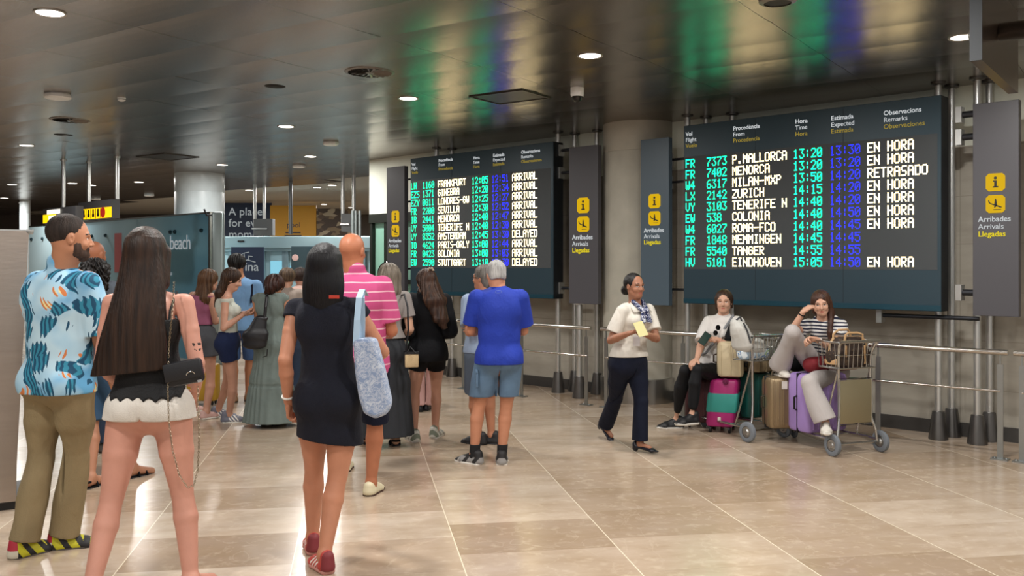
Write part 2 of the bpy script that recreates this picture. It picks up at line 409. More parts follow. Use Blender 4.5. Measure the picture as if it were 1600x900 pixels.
FONT = {'A': '0E11111F111111', 'B': '1E11111E11111E', 'C': '0E11101010110E', 'D': '1E11111111111E', 'E': '1F10101E10101F', 'F': '1F10101E101010', 'G': '0E11101711110E', 'H': '1111111F111111', 'I': '0E04040404040E', 'K': '11121418141211', 'L': '1010101010101F', 'M': '111B1515111111', 'N': '11111915131111', 'O': '0E11111111110E', 'P': '1E11111E101010', 'R': '1E11111E141211', 'S': '0F10100E01011E', 'T': '1F040404040404', 'U': '1111111111110E', 'V': '11111111110A04', 'W': '1111111515150A', 'X': '11110A040A1111', 'Y': '11110A04040404', 'Z': '1F01020408101F',
 '0': '0E11131519110E', '1': '040C040404040E', '2': '0E11010204081F', '3': '1F02040201110E', '4': '02060A121F0202', '5': '1F101E0101110E', '6': '0608101E11110E', '7': '1F010204080808', '8': '0E11110E11110E', '9': '0E11110F01020C', ':': '00040400040400', '-': '0000001F000000', '.': '00000000000C0C'}
def ledtext(s, x0, z0, cw, chh, m_, parent, y=-.008, wd_=.62):
    q = MB(); dx, dz = cw/6.0, chh/7.0
    for i, ch in enumerate(s):
        g = FONT.get(ch)
        if not g: continue
        for r in range(7):
            bits = int(g[2*r:2*r+2], 16)
            for c in range(5):
                if bits >> (4-c) & 1:
                    x = x0+i*cw+(c+.5)*dx; z = z0+chh/2-(r+.5)*dz
                    q.add([(x-dx*wd_, y, z-dz*wd_*.71), (x+dx*wd_, y, z-dz*wd_*.71), (x+dx*wd_, y, z+dz*wd_*.71), (x-dx*wd_, y, z+dz*wd_*.71)], [(0, 1, 2, 3)])
    o = q.build('led_text', m_, parent, smooth=False, fix=False); o['label'] = 'glowing LED text reading '+s; return o
NB, TB = .56, .18
hdr_w = emis('header_white', 'e9eef0', .75); hdr_y = emis('header_yellow', 'c8b04a', .55)
def board(label, pxl, pxr, ytl, ytr_px, ybl, rows, cols, row0, row9, cwpx, heads, hh):
    a0, a1 = wa(pxl, NB), wa(pxr, NB); zt = wz(pxr, ytr_px, NB); zb = wz(pxl, ybl, NB); L = a1-a0
    t = thing('flight_board', label, 'flight information board', wl(a0, NB, zb), ANG, 'flight information boards')
    Hh = zt-zb
    q = MB(); q.box((L/2, TB/2+.004, Hh/2), (L, TB, Hh), bev=.006); q.build('casing', side_m, t, smooth=False)
    q = MB(); q.box((L/2, .0, Hh/2+.01), (L-.004, .012, Hh-.03)); q.build('front_panel', board_m, t, smooth=False)
    q = MB()
    for f_ in (.32, .665): q.box((L*f_, -.0065, Hh/2), (.003, .002, Hh-.04))
    q.build('panel_seam', mat('seam', '141e26', .6), t)
    q = MB(); q.box((L/2, -.003, .03), (L+.0, .02, .05)); q.build('bottom_rail', mat('board_rail', '0f3a48', .35), t, smooth=False)
    z0, z9 = wz(row0[0], row0[1], NB)-zb, wz(row9[0], row9[1], NB)-zb; pit = (z0-z9)/9
    lx0, lx1 = .004, wa(cols[5], NB)-a0
    q = MB(); q.box(((lx0+lx1)/2, -.0065, (z0+z9)/2), (lx1-lx0, .002, (z0-z9)+pit*1.25)); q.build('led_screen', led_bg, t, smooth=False)
    cw = pit*.52; chh = pit*.8
    for k, (code, num, name, tm, es, ob) in enumerate(rows):
        z = z0-k*pit
        for s_, cpx, mm in ((code, cols[0], LG), (num, cols[0]+cwpx, LG), (name, cols[1], LW), (tm, cols[2], LG), (es, cols[3], LB), (ob, cols[4], LW)):
            if s_: ledtext(s_, wa(cpx, NB)-a0, z, cw, chh, mm, t, wd_=.4 if mm is LB else .62)
    for hx, hy, lines in heads:
        z = wz(hx, hy, NB)-zb; x = wa(hx, NB)-a0
        for i, (s_, mm, bo) in enumerate(zip(lines, (hdr_w, hdr_w, hdr_y), (.012, 0, .006))):
            text(s_, hh, mm, t, x, -.008, z-i*hh*1.02-hh*.35, bold=bo, name='heading_text')
    return t, a0, a1, zb, zt
R2 = [('FR', '7373', 'P.MALLORCA', '13:20', '13:30', 'EN HORA'), ('FR', '7402', 'MENORCA', '13:20', '13:20', 'EN HORA'), ('W4', '6317', 'MILAN-MXP', '13:50', '14:20', 'RETRASADO'), ('LX', '2142', 'ZURICH', '14:15', '14:20', 'EN HORA'), ('VY', '3103', 'TENERIFE N', '14:40', '14:20', 'EN HORA'), ('EW', '538', 'COLONIA', '14:40', '14:50', 'EN HORA'), ('W4', '6027', 'ROMA-FCO', '14:40', '14:45', 'EN HORA'), ('FR', '1848', 'MEMMINGEN', '14:45', '14:45', ''), ('FR', '5540', 'TANGER', '14:55', '14:55', ''), ('HV', '5101', 'EINDHOVEN', '15:05', '14:50', 'EN HORA')]
R1 = [('LH', '1160', 'FRANKFURT', '12:05', '12:51', 'ARRIVAL'), ('EZS', '1371', 'GINEBRA', '12:20', '12:34', 'ARRIVAL'), ('EZY', '0811', 'LONDRES-GW', '12:25', '12:27', 'ARRIVAL'), ('FR', '2200', 'SEVILLA', '12:30', '12:52', 'ARRIVAL'), ('IB', '2441', 'MENORCA', '12:40', '12:47', 'ARRIVAL'), ('VY', '5004', 'TENERIFE N', '12:40', '12:30', 'ARRIVAL'), ('VY', '8352', 'AMSTERDAM', '12:45', '13:30', 'DELAYED'), ('TO', '4624', 'PARIS-ORLY', '13:00', '12:44', 'ARRIVAL'), ('FR', '0423', 'BOLONIA', '13:00', '13:03', 'ARRIVAL'), ('EW', '2590', 'STUTTGART', '13:10', '13:30', 'DELAYED')]
HD = [('Vol', 'Flight', 'Vuelo'), ('Procedència', 'From', 'Procedencia'), ('Hora', 'Time', 'Hora'), ('Estimada', 'Expected', 'Estimada'), ('Observacions', 'Remarks', 'Observaciones')]
board('large flight board on the right listing flights from P.MALLORCA to EINDHOVEN', 1069, 1471, 197, 148, 474, R2, (1072, 1145, 1240, 1297, 1356, 1465), (1414, 226), (1414, 409), 33,
      [(1072, 210, HD[0]), (1146, 201, HD[1]), (1243, 190, HD[2]), (1299, 185, HD[3]), (1381, 177, HD[4])], .062)
board('large flight board on the left listing flights from FRANKFURT to STUTTGART', 642, 865, 245, 221, 460, R1, (643, 685, 738, 769, 801, 861), (821, 275.5), (819, 409.5), 18,
      [(644, 257, HD[0]), (686, 251, HD[1]), (740, 247, HD[2]), (771, 243, HD[3]), (815, 238, HD[4])], .058)
# arrivals totem panels
NP = .58
tot_m = mat('totem_grey', '4a494e', .45, 0, .03, 200); tot_b = mat('totem_bluegrey', '4a5a66', .4, 0, .03, 200)
yel = emis('sign_yellow', 'f0c000', .85)
def totem(pxl, pxr, ytl, ybl, label, m_):
    a0, a1 = wa(pxl, NP), wa(pxr, NP); zt, zb = wz(pxl, ytl, NP), wz(pxl, ybl, NP); L = a1-a0; Hh = zt-zb
    t = thing('arrivals_panel', label, 'direction sign', wl(a0, NP, zb), ANG, 'arrivals sign panels')
    q = MB(); q.box((L/2, .035, Hh/2), (L, .07, Hh), bev=.004); q.build('panel', [m_], t, smooth=False)
    s = L*.42; xc = L*.5; zi = Hh*.625; zp = zi-s*1.22
    for z, nm in ((zi, 'information_tile'), (zp, 'arrivals_tile')):
        pts = []
        for k in range(16):
            w = (k+.5)*math.pi/8; pts.append((xc+max(-1, min(1, math.cos(w)*1.25))*s/2, z+max(-1, min(1, math.sin(w)*1.25))*s/2))
        q = MB(); q.extr(pts, -.003, .001); tl = q.build(nm, yel, t, smooth=False)
        q = MB(); y0, y1 = -.005, -.002
        if nm[0] == 'i':
            def B_(x0, z0, x1, z1): q.extr([(xc+x0*s, z+z0*s), (xc+x1*s, z+z0*s), (xc+x1*s, z+z1*s), (xc+x0*s, z+z1*s)], y0, y1)
            B_(-.06, -.26, .07, .1); B_(-.12, .03, -.05, .1); B_(-.14, -.3, .15, -.22)
            q.extr([(xc+.0*s+.085*s*math.cos(k*math.pi/6), z+.24*s+.085*s*math.sin(k*math.pi/6)) for k in range(12)], y0, y1)
        else:
            def T(P): q.extr([(xc+x*s, z+z_*s) for x, z_ in P], y0, y1)
            T([(-.36, .1), (-.3, .08), (.28, -.14), (.36, -.2), (.26, -.22), (-.26, .0)])      # fuselage, nose down
            T([(-.38, .22), (-.33, .22), (-.24, .02), (-.34, .06)])                            # tail fin
            T([(-.02, .3), (.04, .28), (.1, -.1), (-.06, -.04)])                               # wing up
            T([(-.02, -.05), (.1, -.1), (-.02, -.2), (-.08, -.2)])
            T([(-.1, -.3), (.3, -.3), (.3, -.34), (-.1, -.34)])                                # runway
        q.build('pictogram', mat('pictogram_black', '17150a', .5), tl, smooth=False)
    x = L*.12; zz = zp-s*.98; h_ = L*.152
    for i, (s_, mm, bo) in enumerate((('Arribades', hdr_w, .012), ('Arrivals', hdr_w, 0), ('Llegadas', emis('sign_text_yellow', 'f2dc20', .9), .014))):
        text(s_, h_*1.18, mm, t, x, -.003, zz-i*h_*1.15, bold=bo, name='panel_text')
    return t
totem(1520, 1592, 163, 493, 'grey arrivals panel farthest right, beside the right flight board', tot_m)
totem(1001, 1045, 219, 476, 'blue grey arrivals panel in front of the concrete column', tot_b)
totem(889, 934, 231, 474, 'dark arrivals panel between left board and concrete column', tot_m)
totem(604, 632, 262, 468, 'dark narrow arrivals panel left of the left flight board', tot_m)
# steel arms and brackets that tie panels and boards to the posts
def arm(px0, px1, n, z, label, r=.02):
    a0, a1 = wa(px0, n), wa(px1, n); t = thing('connecting_arm', label, 'steel arm', wl(a0, n, z), ANG, 'horizontal steel arms between boards and panels')
    q = MB(); q.tube([(0, 0, 0), (a1-a0, 0, 0)], r); q.build('arm_tube', dkmetal, t)
    q = MB(); q.box((-.0, .0, 0), (.05, .09, .14)); q.build('arm_bracket', polem, t, smooth=False)
for zf, nm in ((180, 'top'), (215, 'upper'), (457, 'lower')):
    arm(1500, 1530, .42, wz(1500, zf, .42), nm+' steel arm tying the rightmost arrivals panel to right board', .03)
    arm(1046, 1075, .42, wz(1046, zf+70 if zf < 300 else 452, .42), nm+' steel arm between column panel and right board', .014)
    arm(876, 895, .42, wz(880, zf+55 if zf < 300 else 450, .42), nm+' steel arm between left board and its right panel', .02)
    arm(631, 650, .42, wz(640, zf+100 if zf < 300 else 420, .42), nm+' steel arm between narrow panel and left board', .014)
arm(1376, 1530, .42, wz(1500, 497, .42), 'long low steel arm under the right flight board', .02)
# ------------------------------------------------------------------ railings
railm = mat('rail_steel', 'c6c3bd', .2, 1.0); postm = mat('post_steel', 'a3a8a8', .3, .9)
def railing(a0, a1, posts, label, nr=.9, zr=.885):
    t = thing('guard_railing', label, 'railing', wl(a0, nr), ANG, 'steel guard railings')
    q = MB(); q.tube([(-.06, 0, zr), (a1-a0+.06, 0, zr)], .023, 16); q.build('top_rail', railm, t)
    q = MB(); q.tube([(0, 0, zr-.32), (a1-a0, 0, zr-.32)], .011, 12); q.build('middle_rail', railm, t)
    for a in posts:
        q = MB(); q.box((a-a0, 0, (zr-.1)/2), (.045, .012, zr-.1)); q.box((a-a0, 0, zr-.06), (.01, .01, .09)); p = q.build('post', postm, t, smooth=False)
        q = MB(); q.box((a-a0, 0, .006), (.13, .09, .012)); [q.lathe((a-a0+sx*.045, 0, .012), [(.008, 0), (.006, .006)], 8) for sx in (-1, 1)]; q.build('foot_plate', postm, p, smooth=False)
    return t
ra = lambda px: wa(px, .9)
railing(ra(630), ra(917), [ra(x) for x in (632, 724, 815, 916)], 'steel railing under the left flight board')
railing(ra(946), ra(1563), [ra(x) for x in (947, 1067, 1205, 1372, 1563)], 'long steel railing under right flight board behind the luggage')
railing(ra(1597), ra(1597)+1.6, [ra(1597), ra(1597)+1.5], 'steel railing cut off by the right edge')
# ------------------------------------------------------------------ short post with a white lump on top
nq = .5; zq = wz(905, 476, nq)
t = thing('short_post', 'short steel post below the dark arrivals panel by the column', 'post', wl(wa(905, nq), nq), ANG)
q = MB(); q.lathe((0, 0, 0), [(.035, .2), (.035, zq)], 20); q.build('tube', polem, t)
q = MB(); q.lathe((0, 0, 0), [(.085, 0), (.085, .02), (.055, .26), (.035, .265)], 24); q.build('boot', boot, t)
t = thing('paper_bag', 'crumpled white paper bag left on top of the short post', 'paper bag', wl(wa(905, nq), nq, zq))
q = MB(); rr = random.Random(5); q.lathe((0, 0, 0), [(.03, 0), (.06, .015), (.065, .05), (.045, .08), (.05, .1), (.012, .115)], 14, sx=1.1, sy=.8)
q.v = [(x+rr.uniform(-.008, .008), y+rr.uniform(-.008, .008), z+rr.uniform(-.005, .005)) for x, y, z in q.v]
q.build('bag_body', mat('paper_white', 'eef0f4', .7), t, smooth=False)
# ------------------------------------------------------------------ hanging panel at top right
zb = 2.75; A_ = ce(1516, 96, zb); 
t = thing('hanging_sign', 'dark hanging sign panel cut off at top right corner', 'hanging sign', (A_[0], A_[1], zb), math.atan2(.80, .6))
q = MB(); q.box((.62, -.03, .27), (1.24, .06, .54)); q.build('sign_panel', mat('hang_brown', '4b4038', .3, .5), t, smooth=False)
q = MB(); q.box((-.004, -.03, .27), (.012, .064, .54)); q.build('end_cap', mat('end_cap_grey', '33373b', .5), t, smooth=False)
t2 = thing('ceiling_duct_pipe', 'chrome horizontal pipe at the top right corner', 'pipe', (0, 0, 0))
pa, pb = pt(1536, 53, 5.8), pt(1640, 42, 5.2)
q = MB(); q.tube([pa, pb], .055, 24); q.build('pipe', chrome, t2)
q = MB(); q.tube([pt(1528, 54, 5.85), pt(1538, 53, 5.79)], .07, 24); q.build('pipe_flange', steel, t2)
# ================================================================== far part of the hall
# teal advertising hoarding, parallel to the board wall
Pt = pt(328, 333, 15.4); zt_ = Pt[2]
aT1 = float((Pt[:2]-W0)@AX); nT = float((Pt[:2]-W0)@NN); aT0 = wa(45, nT)
t = thing('advertising_hoarding', 'long teal advertising wall with the word beach on it', 'advertising wall', wl(aT0, nT), ANG)
LT = aT1-aT0
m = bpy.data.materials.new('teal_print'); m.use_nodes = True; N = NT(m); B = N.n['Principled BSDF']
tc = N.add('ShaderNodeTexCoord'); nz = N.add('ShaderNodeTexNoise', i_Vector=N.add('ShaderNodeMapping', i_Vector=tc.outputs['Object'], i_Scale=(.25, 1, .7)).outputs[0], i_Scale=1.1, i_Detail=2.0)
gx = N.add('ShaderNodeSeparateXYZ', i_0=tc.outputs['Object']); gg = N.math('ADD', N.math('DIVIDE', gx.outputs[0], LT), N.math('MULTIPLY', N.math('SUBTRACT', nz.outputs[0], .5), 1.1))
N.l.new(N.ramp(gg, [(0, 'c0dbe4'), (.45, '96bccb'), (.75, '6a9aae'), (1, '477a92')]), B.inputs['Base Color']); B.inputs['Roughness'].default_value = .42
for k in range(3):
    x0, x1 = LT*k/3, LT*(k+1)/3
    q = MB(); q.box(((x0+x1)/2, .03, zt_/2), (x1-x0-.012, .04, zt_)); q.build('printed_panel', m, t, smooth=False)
q = MB(); q.box((LT/2, .03, zt_+.012), (LT, .06, .025)); q.box((LT-.02, .03, zt_/2), (.05, .07, zt_)); q.build('edge_trim', steel, t, smooth=False)
q = MB()
for k in (.02, .1, .28, .42, .5, .64, .66, .83, .85, .965): q.wheel((LT*k, .0, zt_-.28), (0, 1, 0), .035, .05)
q.build('glass_clamp', mat('clamp_dark', '16323c', .3, .5), t)
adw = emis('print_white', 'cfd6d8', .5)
zx = lambda px, py: (wa(px, nT)-aT0, H-(py-CY)/F*wd(px, nT))
x, z = zx(265, 390); text('beach', .36, adw, t, x, -.002, z, name='printed_text', space=.9)
x, z = zx(266, 430); text('armas', .11, adw, t, x-.2, -.002, z, name='printed_text')
x, z = zx(184, 395); q = MB(); q.box((x, .006, z), (.3, .012, .75)); q.build('printed_patch', mat('patch_red', 'bb6d70', .4), t, smooth=False)
# glass barrier edge to the right of the hoarding
e = pt(341, 325, 15.0)
t = thing('barrier_post', 'grey metal post with hook right of the teal advertising wall', 'post', (e[0], e[1], 0))
q = MB(); q.box((0, 0, e[2]/2-.03), (.2, .1, e[2]-.06), bev=.04); q.build('post_body', mat('post_grey', '7f8a8a', .35, .5), t)
q = MB(); q.tube([(-.1, -.02, e[2]-.12), (-.18, -.02, e[2]-.12), (-.22, -.02, e[2]-.02)], .015); q.build('hook', dkmetal, t)
# lit hanging signs at upper left
def hsign(pxl, pxr, yl, ylb, D, label, yellow, poles):
    P0 = pt(pxl, yl, D); n = float((P0[:2]-W0)@NN); a0 = float((P0[:2]-W0)@AX); a1 = wa(pxr, n); L = a1-a0; zt = P0[2]; Hh = zt-pt(pxl, ylb, D)[2]
    t = thing('hanging_sign', label, 'hanging sign', wl(a0, n, zt-Hh), ANG, 'dark hanging direction signs')
    q = MB(); q.box((L/2, .06, Hh/2), (L, .12, Hh)); q.build('sign_casing', mat('sign_grey', '4b4b4e', .4), t, smooth=False)
    y0, y1 = yellow
    q = MB(); q.box((L*(y0+y1)/2, -.004, Hh*.32), (L*(y1-y0), .01, Hh*.56)); s_ = q.build('lit_strip', emis('lit_yellow', 'ffc400', 1.7), t, smooth=False)
    for px in poles:
        xx = wa(px, n)-a0; q = MB(); q.lathe((xx, .06, Hh), [(.03, 0), (.03, CEIL-zt)], 14); q.lathe((xx, .06, CEIL-zt+Hh-.03), [(.045, 0), (.05, .03)], 14); q.build('suspension_tube', polem, t)
    return t, L, Hh, s_
bk = mat('sign_black', '1a1608', .5); rd = mat('sign_red', 'c8281e', .5)
t, L, Hh, s_ = hsign(122, 175, 317, 345, 15.2, 'right hanging sign with lit yellow strip of small pictograms', (.06, .99), (133, 177))
q = MB()
for k in range(4):
    x = L*(.2+k*.14); q.box((x+L*.07, -.011, Hh*.32), (.012, .004, Hh*.52)); q.box((x, -.011, Hh*.42), (.05, .004, .08)); q.box((x, -.011, Hh*.22), (.08, .004, .05))
q.build('pictogram', bk, t, smooth=False)
q = MB(); q.wheel((L*.76, -.011, Hh*.34), (0, 1, 0), .085, .006); q.build('red_pictogram', rd, t, smooth=False)
t, L, Hh, s_ = hsign(67, 118, 327, 350, 15.2, 'left hanging sign with yellow strip and white lettering', (.02, .42), (93,))
q = MB(); q.box((L*.36, -.012, Hh*.75), (L*.4, .004, .07)); q.box((L*.36, -.012, Hh*.36), (L*.3, .004, .07)); q.build('sign_text', emis('sign_white', 'fff8e8', 1.6), t, smooth=False)
# brushed metal cabinet at far left
t = thing('metal_cabinet', 'tall brushed metal cabinet cut off by the left edge', 'cabinet', (-3.176, 6.1, 0), math.radians(27.8))
q = MB(); Dm = 6.1; z1 = pt(45, 361, Dm)[2]
xr0, xr1 = -.075, 0.
P = [(-.75, .06), (xr0, .06), (xr0+.005, .3), (xr1, z1-.02), (xr1-.02, z1), (-.75, z1)]
q.extr(P, 0, .7); q.build('cabinet_body', mat('cabinet_steel', 'a69a90', .33, .9, .06, 8, .05, 3, stretch=(1, 1, 6)), t, smooth=False)
q = MB(); q.box((-.35, .35, .03), (.78, .62, .06)); q.build('plinth', black, t, smooth=False)
q = MB(); q.box((-.36, .35, z1+.004), (.78, .66, .012)); q.build('top_plate', steel, t, smooth=False)
# far wall behind the doors
struct((lambda o: o)(None or (lambda q: q.build('wall_far', mat('far_wall', '4f453d', .5, var=.1, vscale=.5), smooth=False))(MB().box((-14, 31, CEIL/2), (44, .3, CEIL)))))
struct((lambda q: q.build('wall_left', M['far_wall'], smooth=False))(MB().box((-24, 14, CEIL/2), (.3, 44, CEIL))))
def flat(name, label, cat, px0, px1, y0, y1, D, m_, th=.06):
    A_, B_ = pt(px0, y0, D), pt(px1, y1, D); w_, h_ = B_[0]-A_[0], A_[2]-B_[2]
    t = thing(name, label, cat, (A_[0], D, B_[2])); q = MB(); q.box((w_/2, th/2, h_/2), (w_, th, h_)); q.build('print_panel', m_, t, smooth=False)
    return t, w_, h_
Db = 24.6
navy = mat('banner_navy', '14223f', .5); orange = mat('banner_yellow', 'd59a1c', .5)
t, w_, h_ = flat('wall_banner', 'navy wall banner with the words A place for every moment', 'banner', 330, 424, 317, 378, Db, navy)
for i, s_ in enumerate(('A place', 'for every', 'moment')): text(s_, .30, adw, t, .46, -.005, h_-.33-i*.3, name='banner_text')
t, w_, h_ = flat('wall_banner', 'plain yellow wall banner with the small word pool', 'banner', 422, 494, 321, 378, Db-.03, orange)
text('pool', .2, navy, t, w_*.36, -.005, h_-.58, name='banner_text'); q = MB(); q.box((w_*.5, -.004, h_-.72), (.4, .004, .03)); q.box((w_*.5, -.004, h_-.8), (.45, .004, .03)); q.build('banner_text', navy, t, smooth=False)
m = bpy.data.materials.new('photo_print'); m.use_nodes = True; N = NT(m); B = N.n['Principled BSDF']
tc = N.add('ShaderNodeTexCoord'); vo = N.add('ShaderNodeTexVoronoi', i_Vector=N.add('ShaderNodeMapping', i_Vector=tc.outputs['Object'], i_Scale=(4, 1, 8)).outputs[0], i_Scale=1.5)
N.l.new(N.ramp(N.add('ShaderNodeSeparateColor', i_0=vo.outputs['Color']).outputs[0], [(0, '4d3a2a'), (.35, '8b7558'), (.6, 'b8a78c'), (.8, '5f4a38'), (1, 'e0dbd0')], 'CONSTANT'), B.inputs['Base Color'])
flat('wall_banner', 'photographic wall banner of a furnished room, right of the yellow one', 'banner', 494, 548, 326, 372, Db, m)
# automatic door unit
Dd = 20.5
t = thing('automatic_door', 'steel framed automatic glass doors below the banners', 'sliding door', (pt(340, 400, Dd)[0], Dd, 0), -.10)
Wd = pt(600, 400, Dd)[0]-pt(340, 400, Dd)[0]+.3; zh = H+45/F*Dd
q = MB(); q.box((Wd/2, .12, zh-.13), (Wd, .3, .27), bev=.02); q.box((Wd/2, .1, zh-.29), (Wd, .16, .06)); q.build('door_header', mat('header_steel', '93aab0', .35, .6), t, smooth=False)
q = MB()
for px in (358, 412, 445, 450, 500, 572): x = (px-340)/F*Dd; q.box((x, .1, (zh-.3)/2), (.07, .1, zh-.3))
q.build('door_frame', mat('frame_blue_grey', '8ba3ab', .3, .6), t, smooth=False)
q = MB(); q.box((Wd/2, .16, zh/2-.15), (Wd, .02, zh-.3)); q.build('door_glass', mat('door_glass', 'a9cbd6', .08, 0, spec=.7), t, smooth=False)
q = MB()
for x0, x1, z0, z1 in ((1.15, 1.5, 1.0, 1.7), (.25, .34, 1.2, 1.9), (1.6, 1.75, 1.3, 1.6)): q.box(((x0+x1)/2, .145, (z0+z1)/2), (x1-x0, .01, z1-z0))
q.build('outdoor_glow', emis('bright_outdoors', '8fd4ea', 1.0), t, smooth=False)  # glowing panels stand in for bright outdoors seen through the glass
q = MB(); q.box((1.42, .02, zh-.14), (.14, .05, .05)); q.box((.55, -.04, zh-.1), (.13, .05, .04)); q.box((3.0, -.04, zh-.1), (.13, .05, .04)); q.build('door_sensor', black, t, smooth=False)
t, w_, h_ = flat('standing_poster', 'navy poster with white lettering and outline drawing in the doorway', 'poster', 361, 412, 386, 520, 19.6, navy, .04)
tx = text('ina', .26, adw, t, w_*.42, -.004, h_-.5, name='poster_text', bold=.01)
q = MB(); z = h_-.15
q.tube([(w_*.3, -.004, z-.18), (w_*.5, -.004, z-.12), (w_*.75, -.004, z-.17)], .01, 6); q.tube([(w_*.42, -.004, z-.14), (w_*.4, -.004, z+.02), (w_*.28, -.004, z-.02)], .009, 6); q.tube([(w_*.4, -.004, z+.02), (w_*.55, -.004, z+.04)], .009, 6); q.tube([(w_*.55, -.004, z-.13), (w_*.53, -.004, z-.04), (w_*.66, -.004, z-.05)], .008, 6)
q.build('poster_drawing', adw, t)
t, w_, h_ = flat('notice_board', 'dark notice panel with small round red sign behind doors', 'notice', 455, 500, 385, 440, 19.9, mat('notice_dark', '30454d', .4), .03)
q = MB(); q.wheel((w_*.14, -.004, h_*.68), (0, 1, 0), .07, .01); q.build('round_sign', mat('sign_pale', 'd9b5b0', .5), t, smooth=False)
# hanging grey boxes on twin tubes
def hbox(px0, px1, y0, y1, D, tubes, label):
    A_, B_ = pt(px0, y0, D), pt(px1, y1, D); w_, h_ = B_[0]-A_[0], A_[2]-B_[2]
    t = thing('hanging_screen', label, 'hanging screen', (A_[0], D, B_[2]))
    q = MB(); q.box((w_/2, .05, h_/2), (w_, .22, h_), bev=.01); q.build('screen_casing', mat('casing_grey', '6a6d6f', .4), t, smooth=False)
    q = MB()
    for px in tubes: q.lathe(((px-px0)/F*D, .05, h_*.5), [(.035, 0), (.035, CEIL-B_[2]-h_*.5)], 14)
    q.build('suspension_tubes', polem, t)
    q = MB(); q.box((w_*.35, -.08, h_*.4), (w_*.8, .06, .03)); q.build('screen_bracket', chrome, t, smooth=False)
hbox(397, 427, 342, 368, 19.2, (397, 412), 'grey hanging box on twin tubes in front of the navy banner')
hbox(534, 551, 334, 362, 17.2, (535, 552), 'grey hanging box on twin tubes left of the board wall')
p = ce(454, 284)
t = thing('hanging_pole', 'thin grey ceiling pole in front of yellow banner', 'pole', (p[0], p[1], 0)); q = MB(); q.lathe((0, 0, 0), [(.04, 2.23), (.04, CEIL)], 14); q.build('tube', mat('pole_dull', '77797a', .4, .6), t)
for px in (551, 556, 562):
    D = 16.4; t = thing('wall_fin', 'pale vertical tube bundled beside the green glazed door', 'tube', (pt(px, 400, D)[0], D, 0), 0, 'pale vertical tubes by the green door')
    q = MB(); q.lathe((0, 0, 0), [(.026, 0), (.026, H+86/F*D)], 12); q.build('tube', mat('tube_pale', 'b9c4c4', .3, .6), t)
# ------------------------------------------------------------------ world, camera
w = bpy.data.worlds.new('World'); sc.world = w; w.use_nodes = True
bg = w.node_tree.nodes['Background']; bg.inputs[0].default_value = (1, .98, .96, 1); bg.inputs[1].default_value = .75
cam = bpy.data.cameras.new('camera'); cam.lens = F/1600*36; cam.sensor_width = 36; cam.shift_y = -(450-CY)/1600; cam.clip_start = .05
co = bpy.data.objects.new('camera', cam); COL.objects.link(co); co.location = (0, 0, H); co.rotation_euler = (math.pi/2, 0, 0); sc.camera = co
sc.view_settings.view_transform = 'Standard'; sc.view_settings.look = 'None'; sc.view_settings.gamma = 1; sc.view_settings.exposure = -.1; sc.view_settings.use_curve_mapping = False
